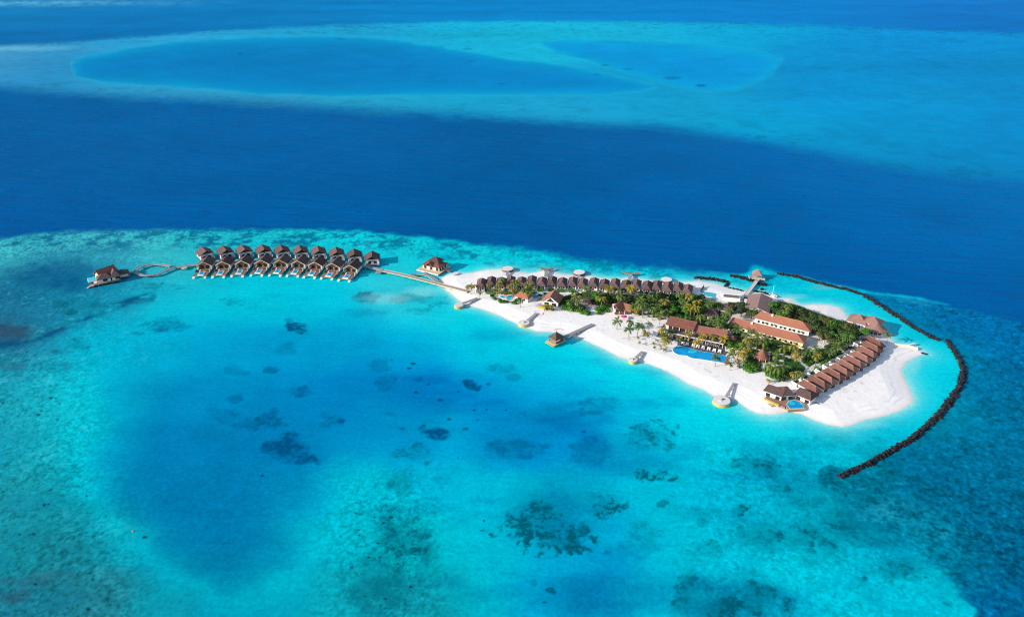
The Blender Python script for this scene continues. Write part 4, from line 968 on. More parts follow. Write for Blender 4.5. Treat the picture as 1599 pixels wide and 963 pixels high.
# sun loungers on the terrace
def lounger():
    t = thing('sun_lounger', 'x', 'sun lounger')
    MB().box(-.4, .4, -1.1, 1.1, .18, .3).obj('frame', M['wood_dark'], t)
    MB().box(-.37, .37, -1.05, .45, .3, .42).add([(-.37,.45,.3),(.37,.45,.3),(.37,1.15,.95),(-.37,1.15,.95),(-.37,.45,.42),(.37,.45,.42),(.37,1.1,1.06),(-.37,1.1,1.06)],
        [(0,3,2,1),(4,5,6,7),(0,1,5,4),(1,2,6,5),(2,3,7,6),(3,0,4,7)]).obj('mattress', M['cushion'], t)
    return t
lp = None; n = 0
pairs = [(1066,537),(1072.6,538.2),(1082.3,540.4),(1089.3,541.7),(1097.7,543.6),(1106.5,545.5),(1115,548),(1123.4,549.4)]
for k, (x, y) in enumerate(pairs):
    for s in (-1, 1):
        p = P(x+s*1.5, y+s*.3, 1.4)
        o = lp or lounger()
        if lp: o = copy_tree(lp)
        else: lp = o
        o.location = (p.x, p.y, 1.27); o.rotation_euler = (0, 0, math.radians(-22+s*7))
        tag(o, '%s white sun lounger from the left in the row behind the pool' % ORD[n], 'sun lounger', 'sun loungers facing the swimming pool'); n += 1
for k in range(5):
    p = P(1133.2+k*2.5, 546.2+k*.55, 1.2)
    o = copy_tree(lp); o.location = (p.x, p.y, 1.1); o.rotation_euler = (0, 0, math.radians(-15)); o.scale = (1.05, 1.6, 1.2)
    tag(o, '%s cream lounger in the short row off the right end of the terrace' % ORD[k], 'sun lounger', 'cream loungers at the terrace end')
# dining tables under the pergola
def dining():
    t = thing('dining_table', 'x', 'table')
    MB().cyl(0, 0, .65, .68, .75, 12).obj('tabletop', M['wood_pale'], t); MB().cyl(0, 0, .1, 0, .68, 8).obj('pedestal', M['wood_dark'], t)
    for k in range(4):
        a_ = k*math.pi/2+.4; c_ = MB().box(-.25, .25, -.25, .25, .38, .46).box(-.25, .25, .2, .26, .46, .9).obj('chair', M['white'], t)
        c_.location = (1.0*math.cos(a_), 1.0*math.sin(a_), 0); c_.rotation_euler = (0, 0, a_-math.pi/2)
    return t
dp = None
for k, (x, y) in enumerate([(1047,523),(1053,524.6),(1062,528),(1072,530.5),(1086,533.5),(1095,535.5),(1107,538),(1114,539.5),(1120,540.8)]):
    p = P(x, y, 1.4); o = copy_tree(dp) if dp else dining(); dp = dp or o
    o.location = (p.x, p.y, 1.28)
    tag(o, '%s dining table from the left on the slate terrace by the pergola' % ORD[k], 'table', 'dining tables on the slate terrace')

# conical hut
a = P(1188.4, 561.5, 1.0); a = at(1188.4, 562)
t = thing('conical_hut', 'round hut with a tall conical red brown thatched roof in the garden', 'hut', tuple(a))
MB().cyl(0, 0, 3.4, 0, 2.4, 20).obj('wall', M['wood_dark'], t)
r = MB().cone(0, 0, 4.1, 2.3, 6.6, 24, .15).obj('roof', M['tile_red'], t)
MB().cyl(0, 0, .22, 6.5, 7.0, 8).obj('finial', M['wood'], r)
MB().cyl(0, 0, 4.9, 0, .2, 24).obj('floor_slab', M['stone'], t)
for k in range(8):
    q = k*math.pi/4+.2; MB().box(-.1, .1, -.1, .1, .2, 2.5).obj('post', M['white'], t).location = (4.1*math.cos(q), 4.1*math.sin(q), 0)
MB().box(1.6, 5.6, 3.0, 3.3, 0, 2.0).obj('screen_wall', M['white'], t)

# pool villa at the landward end of the sandspit: three roofs around a deck
c = at(1236, 624)
cx = lambda x, y, z: (P(x, y, z).x-c.x, P(x, y, z).y-c.y)
t = thing('pool_villa', 'wide low brown roofed villa with turquoise pool and timber decks on the sand', 'villa', (c.x, c.y, 0))
z0 = c.z
def wing(pl, pr, depth, ze, rise, ra, rb, roofname='roof', parent=t, m='thatch_villa', walls=True, nwin=2):
    a, rz, L = rectframe(pl, pr, z0+ze)
    off = Vector((a.x-c.x, a.y-c.y, z0))
    def put(o): o.location = off; o.rotation_euler = (0, 0, rz); return o
    rr = put(MB().hip(0, L, 0, depth, ze, ze+rise, ra*L, rb*L, .28, 'x').obj(roofname, M[m], parent))
    if walls:
        put(MB().box(.7, L-.7, .7, depth-.7, 0, ze-.05).obj('wall', M['white'], parent))
        for k in range(nwin):
            x = L*(k+.5)/nwin
            put(MB().box(x-1.0, x+1.0, .58, .697, .5, 2.3).obj('window', M['glass'], parent))
    return rr
wing((1191.5,609), (1222,619.6), 7.0, 3.3, 1.9, .28, .95)
wing((1240,614), (1266.5,625.5), 7.4, 3.3, 2.0, .05, .72)
wing((1222,617.5), (1241,616), 7.5, 3.6, 2.6, .42, .58)
MB().prism([cx(*k, z0+.5) for k in [(1193,622),(1199,616),(1224,625),(1226,636),(1219,633),(1205,628)]], z0-.5, z0+.5).obj('sun_deck', M['wood'], t)
MB().prism([cx(*k, z0+.55) for k in [(1222.5,628),(1226,621),(1244,620),(1259,626),(1257.4,638.4),(1231,639.6)]], z0-1.0, z0+.55).obj('pool_deck', M['wood'], t)
pw = MB().prism([cx(*k, z0+.6) for k in [(1228,630.5),(1231,625.5),(1240,624.2),(1249,626),(1253.5,631),(1256,637.2),(1233,638)]], z0-.3, z0+.62).obj('plunge_pool', M['stone'], t)
MB().prism([cx(*k, z0+.65) for k in [(1228.8,630.6),(1231.6,626),(1240,624.8),(1248.4,626.5),(1252.8,631.2),(1255,636.6),(1233.4,637.3)]], z0+.3, z0+.66).obj('pool_water', M['pool'], pw)
e = MB().cyl(0, 0, 1.6, z0+.4, z0+.72, 18); o = e.obj('hot_tub', M['pool_pale'], pw); o.location = (*cx(1236.5, 629, z0+.7), 0)
MB().strip([cx(1193.6,621.6,z0+.8), cx(1216.5,632,z0+.8)], 1.4, z0+.1, z0+.85).obj('timber_terrace', M['rim'], t)
MB().strip([cx(1201,629.4,z0+.4), cx(1206,633,z0+.4)], 2.0, z0, z0+.4).obj('step', M['wood_pale'], t)
MB().strip([cx(1231,639.8,z0+.3), cx(1257.8,638.6,z0+.3)], .25, z0-1, z0+.75).obj('deck_skirt', M['wood_pale'], t)
MB().strip([cx(1268,627,z0+.2), cx(1284,631,z0+.2)], 1.6, z0-.4, z0+.18).obj('boardwalk', M['wood_grey'], t)

# three roofed pavilion complex on the lagoon corner
c = P(1350, 510, 1.0); cz = 1.0
t = thing('lagoon_restaurant', 'white walled lagoon side building with three pink brown peaked roofs', 'building', (c.x, c.y, 0))
def peak(px, py, ap, w, d, ze, rot, name='roof', m='tile_mauve', wall=True):
    q = P(px, py, ap); o = Vector((q.x-c.x, q.y-c.y, cz)); h = ap-cz
    r = MB().hip(-w, w, -d, d, ze, h, -.1, .1, .28, 'x').obj(name, M[m], t); r.location = o; r.rotation_euler = (0, 0, rot)
    if wall:
        wl = MB().box(-w+.8, w-.8, -d+.8, d-.8, -1.2, ze).obj('wall', M['white'], t); wl.location = o; wl.rotation_euler = (0, 0, rot)
        for k in (-1, 0, 1):
            g = MB().box(-w+.69, -w+.797, k*1.7-.45, k*1.7+.45, .5, 2.2).obj('window', M['glass'], t); g.location = o; g.rotation_euler = (0, 0, rot)
            g = MB().box(k*1.7-.45, k*1.7+.45, -d+.69, -d+.797, .5, 2.2).obj('window', M['glass'], t); g.location = o; g.rotation_euler = (0, 0, rot)
peak(1343.2, 490.4, 8.0, 5.6, 5.2, 3.6, math.radians(-38))
peak(1365.4, 494.4, 8.4, 5.0, 4.6, 4.6, math.radians(-38))
q = P(1369.4, 505.2, 6.6); o = (q.x-c.x, q.y-c.y, cz)
r = MB().cone(0, 0, 5.8, 2.7, 5.6, 28, .2).obj('round_roof', M['tile_mauve'], t); r.location = o
wl = MB().cyl(0, 0, 4.7, -1.2, 2.75, 28).obj('round_wall', M['white'], t); wl.location = o
for k in range(5):
    an = math.radians(-140+k*27); g = MB().box(-.85, .85, -.08, .08, .9, 2.1).obj('window', M['glass'], t)
    g.location = (o[0]+4.72*math.cos(an), o[1]+4.72*math.sin(an), cz); g.rotation_euler = (0, 0, an-math.pi/2)
MB().prism([(P(x, y, 1.3).x-c.x, P(x, y, 1.3).y-c.y) for x, y in [(1325,505),(1330,497),(1345,500),(1376,512),(1381,522),(1372,527),(1357,523),(1352,513),(1340,511)]], -.9, 1.25).obj('terrace', M['stone'], t)

# gabled houses and huts between the trees
def gable_house(px, py, fx, fy, w, L, ze, zr, label, roof='tile', name='gabled_house', front='window', zr_at=None, porch=True):
    p = at(px, py)
    t = thing(name, label, 'house', tuple(p), face_dir(fx, fy))
    MB().box(-w+.7, w-.7, -L/2+.7, L/2-.3, 0, ze).obj('wall', M['white'], t)
    MB().gable_wall(w-.75, -L/2+.5, -L/2+.69, 0, ze, zr-.5).obj('gable_end', M['white'], t)
    MB().gable_wall(w*.45, -L/2+.40, -L/2+.497, ze+.15, ze+.2, zr-1.1).obj('gable_dark_panel', M['dark'], t)
    for s in (-1, 1): MB().box(s*w*.42-w*.25, s*w*.42+w*.25, -L/2+.40, -L/2+.497, .5, ze-.5).obj('window', M['glass'], t)
    r = MB().gable(w, -L/2, L/2, ze, zr, .28).obj('roof', M[roof], t)
    MB().tube([(0, -L/2-.02, zr+.03), (0, L/2+.02, zr+.03)], [.14, .14], 6).obj('ridge_cap', M['ridge'], r)
    return t
def hip_hut(px, py, fx, fy, w, d, ze, zr, label, roof='thatch_villa', name='hut', rl=.3, open_=False):
    p = at(px, py)
    t = thing(name, label, 'hut', tuple(p), face_dir(fx, fy))
    if open_:
        for x in (-1, 1):
            for y in (-1, 1): MB().box(x*(w-.6)-.14, x*(w-.6)+.14, y*(d-.6)-.14, y*(d-.6)+.14, 0, ze).obj('post', M['white'], t)
        MB().box(-w+.5, w-.5, -d+.5, d-.5, -.2, .12).obj('floor_slab', M['stone'], t)
    else:
        MB().box(-w+.6, w-.6, -d+.6, d-.6, 0, ze).obj('wall', M['white'], t)
        for s in (-1, 1): MB().box(s*w*.4-.5, s*w*.4+.5, -d+.49, -d+.597, .6, ze-.4).obj('window', M['glass'], t)
    MB().hip(-w, w, -d, d, ze, zr, -w*rl, w*rl, .26, 'x').obj('roof', M[roof], t)
    return t
gable_house(862.5, 473.5, *seen_dir(862, 473, -6.5, 10, 4), 5.4, 10.5, 3.1, 6.9, 'orange and navy steep gabled house with a white glazed front by the beach', 'tile')
def cross_house():
    p = at(971, 486)
    t = thing('gabled_house', 'open fronted house with two crossing orange gables behind the pink parasol', 'house', tuple(p), face_dir(.1, -1))
    MB().box(-4.6, 4.6, -1, 5, 0, 2.8).obj('wall', M['white'], t)
    r = MB().gable(3.6, -5.2, 5.2, 2.6, 6.0, .26).obj('roof', M['tile'], t); r.location = (-1.8, .6, 0); r.rotation_euler = (0, 0, math.radians(-42))
    r = MB().gable(3.4, -5.2, 3.4, 2.3, 5.0, .26).obj('side_roof', M['tile'], t); r.location = (2.0, .6, 0); r.rotation_euler = (0, 0, math.radians(48))
    for x, y in ((-5.4, -2.2), (-2.6, -4.0), (.6, -4.2), (4.6, -2.6), (5.6, .6)): MB().box(x-.14, x+.14, y-.14, y+.14, 0, 2.5).obj('post', M['white'], t)
    MB().box(-4.8, 5, -4.2, -1.02, -.2, .15).obj('terrace', M['wood'], t)
    MB().box(-3.8, 3.8, -1.1, -1.003, .3, 2.3).obj('shopfront', M['dark'], t)
cross_house()
hip_hut(818, 467, -.5, -.87, 5.0, 3.8, 2.6, 5.2, 'wide low orange hipped hut among palms by the two red parasols', 'tile', 'pool_bar_hut', .35)
hip_hut(917, 475.5, -.2, -.98, 3.0, 2.6, 2.3, 4.3, 'small purple brown hut at the head of the sandy gap in the bushes', 'thatch_villa', 'hut', .3, True)
hip_hut(988, 471, -.1, -1, 4.6, 3.6, 2.6, 4.9, 'dark slate coloured roof half hidden in the palm grove behind the crossing gables', 'thatch_grey', 'spa_building', .55)
hip_hut(1107.5, 495, -.2, -1, 5.2, 4.2, 2.8, 5.4, 'brown hip roof hidden among palms behind the restaurant, left of two', 'thatch_grey', 'spa_building', .4)
hip_hut(1129, 486.5, -.3, -.95, 4.8, 3.8, 2.8, 5.2, 'brown hip roof with a small turquoise pool before it, right of two', 'thatch_villa', 'spa_building', .4)
# flat roofed service building by the arrival quay
p = at(1143, 466)
t = thing('service_building', 'low white walled service yard with dark flat block by the quay', 'building', tuple(p), math.radians(-14)); t.scale = (.60, .62, .85)
MB().box(-9, 9, 2.0, 5.8, 0, 2.6).obj('wall', M['white'], t)
MB().box(-8.6, 8.6, -.6, 1.98, 0, 2.2).obj('dark_block', M['deck_dark'], t)  # dark block along the inner side of the yard
MB().box(-9.4, 9.4, 2.0, 6.0, 2.61, 2.8).obj('roof', M['concrete'], t)
MB().box(-9, 7.6, -5.4, -5.1, 0, 2.4).box(7.4, 7.7, -5.08, 5, 0, 2.4).obj('yard_wall', M['white'], t)
MB().box(-8.6, 7.2, -5.0, -.7, 0, .3).obj('yard_floor', M['stone'], t)
p = at(1156, 476)
o = MB().box(-1.4, 1.4, -8, 9, .0, .25).obj('paved_ramp', M['stone'], None, tuple(p)); o.rotation_euler = (0, 0, math.radians(-18)); structure(o)
flat_thing('tennis_court', 'turquoise painted court at the edge of the beach behind the grove', 'court', [(1093,454),(1118.5,458),(1117,464.5),(1103.5,462),(1096,457)], .3, 1.22, 'court', 'court_surface')
a = P(1097, 450.5, 1.5)
t = thing('timber_screen', 'thin dark timber screen standing upright on the beach by the court', 'screen', (a.x, a.y, 1.0), math.radians(62))
MB().box(-3.2, 3.2, -.15, .15, 0, 1.6).obj('panel', M['wood_dark'], t)
for x in (-3, 0, 3): MB().box(x-.1, x+.1, .16, .36, 0, 1.8).obj('post', M['wood_dark'], t)
# ------------------------------------------------------------------ beach villas, both rows
def beach_villa():
    """origin at the foot of the front wall; local -y is the front"""
    t = thing('beach_villa', 'x', 'villa')
    MB().box(-2.45, 2.45, 0, 10.6, 0, 2.75).obj('wall', M['white'], t)
    for s in (-1, 1): MB().box(s*1.35-.6, s*1.35+.6, -.1, -.003, 1.1, 2.3).obj('window', M['glass'], t)
    MB().box(-.4, .4, -.09, -.003, .1, 2.2).obj('door', M['wood_dark'], t)
    r = MB().hip(-2.95, 2.95, -.7, 11.6, 2.7, 4.75, 2.6, 9.4, .26, 'y').obj('roof', M['thatch_villa'], t)
    MB().tube([(0, 2.6, 4.78), (0, 9.4, 4.78)], [.14, .14], 6).obj('ridge_cap', M['ridge'], r)
    for x in (-2.53, 2.53): MB().box(x-.07, x+.07, -2.0, -.01, 0, 1.3).obj('garden_wall', M['white'], t)
    return t
VX = [750.5, 765.8, 781.2, 796, 813, 829, 845, 860.5, 876.5, 893, 908.5, 926, 942, 959, 976, 992, 1009, 1024, 1041, 1057, 1072]
proto = None
for i, x in enumerate(VX):
    y = np.interp(x, [750, 765, 830, 890, 925, 1010, 1057, 1075], [453.4, 452.0, 450.6, 452.4, 453.8, 457.2, 460.8, 463.2])+(.8 if i % 2 == 0 else -.9)
    p = at(x, y); o = copy_tree(proto) if proto else beach_villa(); proto = proto or o
    o.location = p; o.rotation_euler = (0, 0, face_dir(*seen_dir(x, y, -1.3, 6, 2)))
    tag(o, '%s red brown hip roofed beach villa from the left along the far shore' % ORD[i], 'villa', 'hip roofed beach villas along the far shore')
def spit_villa():
    t = thing('spit_villa', 'x', 'villa')
    MB().box(-2.0, 2.0, -5.2, 4.8, 0, 2.6).obj('wall', M['white'], t)
    MB().box(-1.4, 1.4, -5.29, -5.203, .1, 2.2).obj('window', M['glass'], t)
    r = MB().hip(-2.4, 2.4, -6.2, 5.4, 2.55, 4.9, -3.6, 3.4, .26, 'y').obj('roof', M['thatch_spit'], t)
    MB().tube([(0, -3.6, 4.93), (0, 3.4, 4.93)], [.13, .13], 6).obj('ridge_cap', M['ridge'], r)
    cw = MB().box(-2.4, -2.2, 5.0, 8.6, 0, 2.2).box(2.2, 2.4, 5.0, 8.6, 0, 2.2).box(-2.2, 2.2, 8.4, 8.6, 0, 2.2).obj('courtyard_wall', M['white'], t)
    MB().box(-1.2, .8, 6.4, 7.8, 0, .8).obj('planting', M['hedge'], t)
    MB().box(-3.05, -2.45, -3.4, 1.0, 2.0, 2.14).obj('side_canopy', M['hull'], t)
    return t
SV = [(645,565),(735,518),(815,475),(900,432),(975,388),(1045,345),(1120,300),(1195,250),(1260,200),(1305,142),(1335,88)]
proto = None
for i, (zx, zy) in enumerate(SV):
    x, y = 1170+zx/6.878, 520+zy/6.878
    p = P(x, y, 4.2); o = copy_tree(proto) if proto else spit_villa(); proto = proto or o
    o.location = (p.x, p.y, 1.05); k = i/10
    o.rotation_euler = (0, 0, face_dir(*seen_dir(x, y, 25, 14.5-2.5*k, 4.2)))
    nm = 'nearest the pool villa' if i == 0 else ('nearest the three roofed lagoon building' if i == 10 else ORD[i]+' from the pool villa')
    tag(o, 'narrow brown roofed villa in the slanting sandspit row, '+nm, 'villa', 'slanting row of narrow villas on the sandspit')

# ------------------------------------------------------------------ groyne, parasols, small things on the sand
t = thing('timber_groyne', 'white topped timber groyne angling off the beach into the lagoon', 'groyne', tuple(P(1400, 537, 1.0))[:2]+(0,))
o = P(1400, 537, 1.0); rel = lambda x, y, z=1.3: (P(x, y, z).x-o.x, P(x, y, z).y-o.y)
MB().strip([rel(1398,536.4), rel(1418,538.6), rel(1434,543)], 1.2, -.8, 1.3).obj('board_top', M['white'], t)
MB().strip([rel(1398,537.8,1.0), rel(1418,540.1,1.0), rel(1433.5,544.6,1.0)], .4, -.8, 1.0).obj('facing', M['wood_pale'], t)
MB().strip([rel(1418,538.2,1.5), rel(1429.5,535.6,1.5)], 1.0, -.8, 1.5).obj('spur', M['white'], t)
for k, (x, y) in enumerate([(1441,551),(1446,552.3)]):
    p = P(x, y, .3)
    tag(MB().add([(v.x*1.1, v.y*.8, v.z*.6) for v in ICO_V], ICO_F).obj('rock', M['rock'], None, (p.x, p.y, .1)), ['dark rock off the end of the white groyne', 'outermost dark rock off the end of the white groyne'][k], 'rock', 'rocks off the groyne')
def parasol(px, py, m, label, r=1.6):
    p = at(px, py); t = thing('parasol', label, 'parasol', tuple(p))
    MB().cyl(0, 0, .06, 0, 2.5, 6).obj('pole', M['wood'], t); MB().cone(0, 0, r, 1.9, 2.7, 8, .05).obj('canopy', M[m], t); MB().cyl(0, 0, .4, 0, .12, 10).obj('base', M['stone'], t)
parasol(974, 498.5, 'pink', 'bright pink parasol on the sand before the crossing gables', 1.9)
parasol(790, 463.5, 'red', 'red parasol beside the small pool, left of two', 1.5)
parasol(802, 463, 'red', 'red parasol beside the small pool, right of two', 1.5)
def small_pool(px, py, rx, ry, label, m='pool_pale'):
    p = at(px, py); t = thing('plunge_pool', label, 'pool', tuple(p))
    e = MB().cyl(0, 0, 1, -.3, .18, 18); e.v = [(x*(rx+.4), y*(ry+.4), z) for x, y, z in e.v]; e.obj('coping', M['stone'], t)
    e = MB().cyl(0, 0, 1, 0, .2, 18); e.v = [(x*rx, y*ry, z) for x, y, z in e.v]; e.obj('pool_water', M[m], t)
small_pool(795, 465.5, 1.6, 3.0, 'small turquoise pool under the two red parasols')
small_pool(835, 462.8, 2.1, 2.6, 'small blue pool on the sand between hut and gabled house', 'pool')
small_pool(1121.5, 490.5, 2.4, 1.6, 'small turquoise pool in front of the hidden brown hip roof')
small_pool(784.5, 463.5, 1.2, 1.6, 'tiny pale pool beside bushes left of the red parasols')
p = at(846, 482.8)
t = thing('shade_sail', 'yellow shade sail low over the sand beside a flowering bush', 'shade sail', tuple(p))
MB().add([(-1.9,-1.0,1.2),(1.7,-1.4,1.0),(2.0,1.0,1.5),(-1.2,1.2,1.7),(-1.9,-1.0,1.1),(1.7,-1.4,.9),(2.0,1.0,1.4),(-1.2,1.2,1.6)],[(0,1,2,3),(7,6,5,4),(0,4,5,1),(1,5,6,2),(2,6,7,3),(3,7,4,0)]).obj('canopy', M['yellow'], t)
for x, y in ((-1.8,-.95),(1.6,-1.3),(1.9,.9),(-1.1,1.1)): MB().cyl(x, y, .06, 0, 1.3, 6).obj('pole', M['wood'], t)
p = at(842.5, 490)
t = thing('swing_frame', 'white ring shaped seating frame on the sand at a jetty head', 'frame', tuple(p))
ring = [(1.7*math.cos(k*math.pi/8), 1.7*math.sin(k*math.pi/8), .35) for k in range(17)]
MB().tube(ring, [.12]*17, 6).obj('ring', M['hull'], t)
for k in range(4): MB().cyl(1.7*math.cos(k*math.pi/2), 1.7*math.sin(k*math.pi/2), .1, 0, .4, 6).obj('foot', M['wood'], t)
p = P(207.5, 829.5, 0)
t = thing('mooring_buoy', 'lone small red buoy floating in the turquoise lagoon', 'buoy', (p.x, p.y, 0))
MB().cyl(0, 0, .38, -.1, .3, 12, .2).obj('float', M['orange'], t); MB().cyl(0, 0, .06, .35, .8, 6).obj('mast', M['orange'], t)
# white catamaran frame by the arrival building
p = P(1207, 462.2, .6)
t = thing('sailing_catamaran', 'small white catamaran drawn up beside the arrival building', 'boat', (p.x, p.y, .9), math.radians(25))
for s in (-1, 1): MB().add([(s*1.0-.25,-2.4,.1),(s*1.0+.25,-2.4,.1),(s*1.0,2.8,.45),(s*1.0-.25,-2.4,.55),(s*1.0+.25,-2.4,.55),(s*1.0,2.6,.6)],[(0,2,1),(3,4,5),(0,1,4,3),(1,2,5,4),(2,0,3,5)]).obj('hull', M['hull'], t)
MB().box(-1, 1, -1.4, .8, .5, .58).obj('trampoline', M['cushion'], t); MB().cyl(0, .6, .09, .5, 6.2, 6).obj('mast', M['hull'], t)
p = at(873, 515.5)
tag(MB().tube([(-3,0,.1),(-1,.6,.5),(1,.3,.5),(3,-.6,.1)], [.12,.2,.18,.08]).tube([(-1,.6,.4),(0,1.8,.9)], [.14,.05]).tube([(.8,.3,.5),(1.4,-1.2,.8)], [.12,.05]).tube([(-2,.3,.3),(-2.2,1.5,.6)], [.1,.04]).obj('driftwood', M['wood_pale'], None, tuple(p)), 'tangle of pale driftwood on the shore beside the thatched gazebo', 'driftwood')
# pale rubble yard behind the long buildings
mb = MB(); c0 = at(1290, 540)
for k in range(90):
    q = at(random.uniform(1276, 1308), random.uniform(532, 545)); rr = random.uniform(.2, .55); j = [random.uniform(.7, 1.3) for _ in range(12)]
    mb.add([(q.x-c0.x+v.x*rr*j[i], q.y-c0.y+v.y*rr*j[i], v.z*rr*.7*j[i]) for i, v in enumerate(ICO_V)], ICO_F)
o = mb.obj('rubble', M['stone'], None, tuple(c0)); o['kind'] = 'stuff'; tag(o, 'pale heaps of coral rubble on open ground behind the long buildings', 'rubble')

# ------------------------------------------------------------------ garden: paths, ground cover, hedges
def sheet(name, px, z, m):
    w_ = [at(x, y) for x, y in px]; c = sum(w_, Vector())/len(w_)
    o = MB().prism([(p.x-c.x, p.y-c.y) for p in w_], 0.6, z).obj(name, m, None, (c.x, c.y, 0)); return structure(o)
Z3 = lambda pts: [(1100+x/7.41, 470+y/7.41) for x, y in pts]
path_m = mat('pale_sand_path', (.60, .60, .56), .95, .12, .5)
def path(px, w, z=1.26):
    w_ = smooth([tuple(at(x, y))[:2] for x, y in px], 4); c = w_[0]
    o = MB().strip([(p[0]-c[0], p[1]-c[1]) for p in w_], w, 0.7, z).obj('path', path_m, None, (c[0], c[1], 0)); structure(o)
path(Z3([(450,440),(500,500),(600,540),(690,560),(790,585),(900,620),(1020,660),(1090,690),(1140,740),(1210,790)]), 2.6)
path(Z3([(1215,795),(1300,740),(1400,680),(1500,620)]), 2.6, 1.264)
path(Z3([(400,560),(470,590),(540,575),(610,540)]), 2.2, 1.256)
path(Z3([(1150,840),(1190,800),(1215,790)]), 2.4, 1.252)
path([(842,458),(870,459.5),(893,461),(905,458)], 2.0, 1.25)
HM = leafmat('low_ground_cover', (.022, .075, .012), (.05, .125, .018))
def ground_cover(px, label, h=.7):
    w_ = [at(x, y) for x, y in px]; c = sum(w_, Vector())/len(w_)
    poly = [(p.x, p.y) for p in w_]
    x0, x1 = min(p[0] for p in poly), max(p[0] for p in poly); y0, y1 = min(p[1] for p in poly), max(p[1] for p in poly)
    gx, gy = np.meshgrid(np.arange(x0-1, x1+1, .55), np.arange(y0-1, y1+1, .55))
    d = sdf(gx+1.2*(fbm(gx, gy, 3, 2, 301)-.5), gy, poly); zz = 1.0+np.clip(d/.7, -.4, 1)*h*(.65+.8*fbm(gx, gy, 1.3, 3, 311))
    n, k = gx.shape; idx = np.arange(n*k).reshape(n, k); keep = d > -.6
    fs = [(int(idx[i, j]), int(idx[i, j+1]), int(idx[i+1, j+1]), int(idx[i+1, j])) for i in range(n-1) for j in range(k-1) if keep[i, j] or keep[i+1, j+1]]
    used = sorted({v for f in fs for v in f}); mp = {v: i for i, v in enumerate(used)}
    mb = MB(); mb.v = [(gx.ravel()[v]-c.x+random.uniform(-.12, .12), gy.ravel()[v]-c.y+random.uniform(-.12, .12), zz.ravel()[v]) for v in used]; mb.f = [tuple(mp[v] for v in f) for f in fs]
    o = mb.obj('ground_cover', HM, None, (c.x, c.y, 0)); o['kind'] = 'stuff'; return tag(o, label, 'ground cover')
ground_cover(Z3([(600,455),(720,470),(800,430),(1000,495),(1080,545),(1075,600),(1040,650),(900,600),(780,560),(690,530),(600,500)]), 'dark green planting strip below the cream yellow window wall', .9)
ground_cover(Z3([(1110,700),(1210,770),(1330,700),(1480,600),(1440,540),(1250,570),(1120,660)]), 'dark green triangular bed where two garden paths meet')
ground_cover(Z3([(470,660),(560,570),(660,575),(600,620),(590,690),(680,740),(640,790),(500,800),(470,760)]), 'green bed around the beach side of the conical hut', 1.0)
ground_cover(Z3([(780,590),(900,640),(1080,700),(1170,780),(1150,850),(1000,880),(900,905),(790,870),(690,800),(700,770),(860,760),(960,740),(900,680),(790,680),(760,640)]), 'large dark green bed between conical hut and sandspit villas', .9)
ground_cover([(1016,470),(1060,464),(1100,468),(1135,486),(1140,500),(1112,512),(1085,506),(1040,495),(1020,486)], 'shaded undergrowth beneath the grove behind the restaurant', .8)
ground_cover([(884,461),(930,457),(980,460),(1012,464),(1010,482),(985,480),(950,473),(920,467),(890,468)], 'shaded undergrowth beneath the palms behind the crossing gables', .8)
ground_cover([(1205,474),(1240,476),(1298,498),(1330,518),(1346,528),(1325,535),(1282,530),(1274,512),(1230,498),(1203,488)], 'shaded undergrowth beneath the dark wood behind the long buildings', .8)
ground_cover(Z3([(250,420),(330,400),(430,430),(410,500),(330,550),(260,530)]), 'bright green bed between restaurant wing and garden path', 1.1)

def hedge(px0, px1, w, h, label):
    a, b = at(*px0), at(*px1); d = b-a; L = math.hypot(d.x, d.y)
    n = max(4, int(L/.5)); mb = MB()
    X_, Y_ = np.meshgrid(np.linspace(0, L, n+1), np.linspace(-w/2, w/2, 6))
    ring = [(-w/2, 0), (-w/2*1.05, h*.6), (-w*.35, h), (0, h*1.05), (w*.35, h), (w/2*1.05, h*.6), (w/2, 0)]
    for i in range(n+1):
        for (y, z) in ring: mb.v.append((L*i/n+random.uniform(-.1, .1), y+random.uniform(-.14, .14), max(0, z+random.uniform(-.13, .13))))
    r = len(ring)
    for i in range(n):
        for j in range(r-1): mb.f.append((i*r+j, i*r+j+1, (i+1)*r+j+1, (i+1)*r+j))
    mb.f += [tuple(range(r)), tuple(n*r+j for j in range(r-1, -1, -1))]
    o = mb.obj('hedge', M['hedge'], None, tuple(a)); o.rotation_euler = (0, 0, math.atan2(d.y, d.x))
    return tag(o, label, 'hedge', 'clipped hedges by the beach villas')
hedge((759,457.5),(773,459.5), 2.4, 1.3, 'bright clipped hedge nearest the boardwalk end of the villa row')
hedge((783,458.5),(799,458.5), 2.0, 1.3, 'long low clipped hedge in front of the third and fourth beach villas')
hedge((801,458.5),(810,457.5), 2.8, 1.6, 'clipped hedge above the two red parasols')
hedge((813,458.5),(829,459.5), 2.6, 1.5, 'long dark hedge behind the wide orange hipped hut')
hedge((840,453.8),(849,454), 3.0, 1.5, 'clipped hedge block before the seventh beach villa')
hedge((855.5,453.2),(865.5,453.4), 2.6, 1.4, 'clipped hedge block before the eighth beach villa')
hedge((871,454.8),(881.5,455.2), 2.6, 1.4, 'clipped hedge block before the ninth beach villa')
hedge((887.5,454.6),(897.5,455), 3.0, 1.5, 'clipped hedge block before the tenth beach villa')

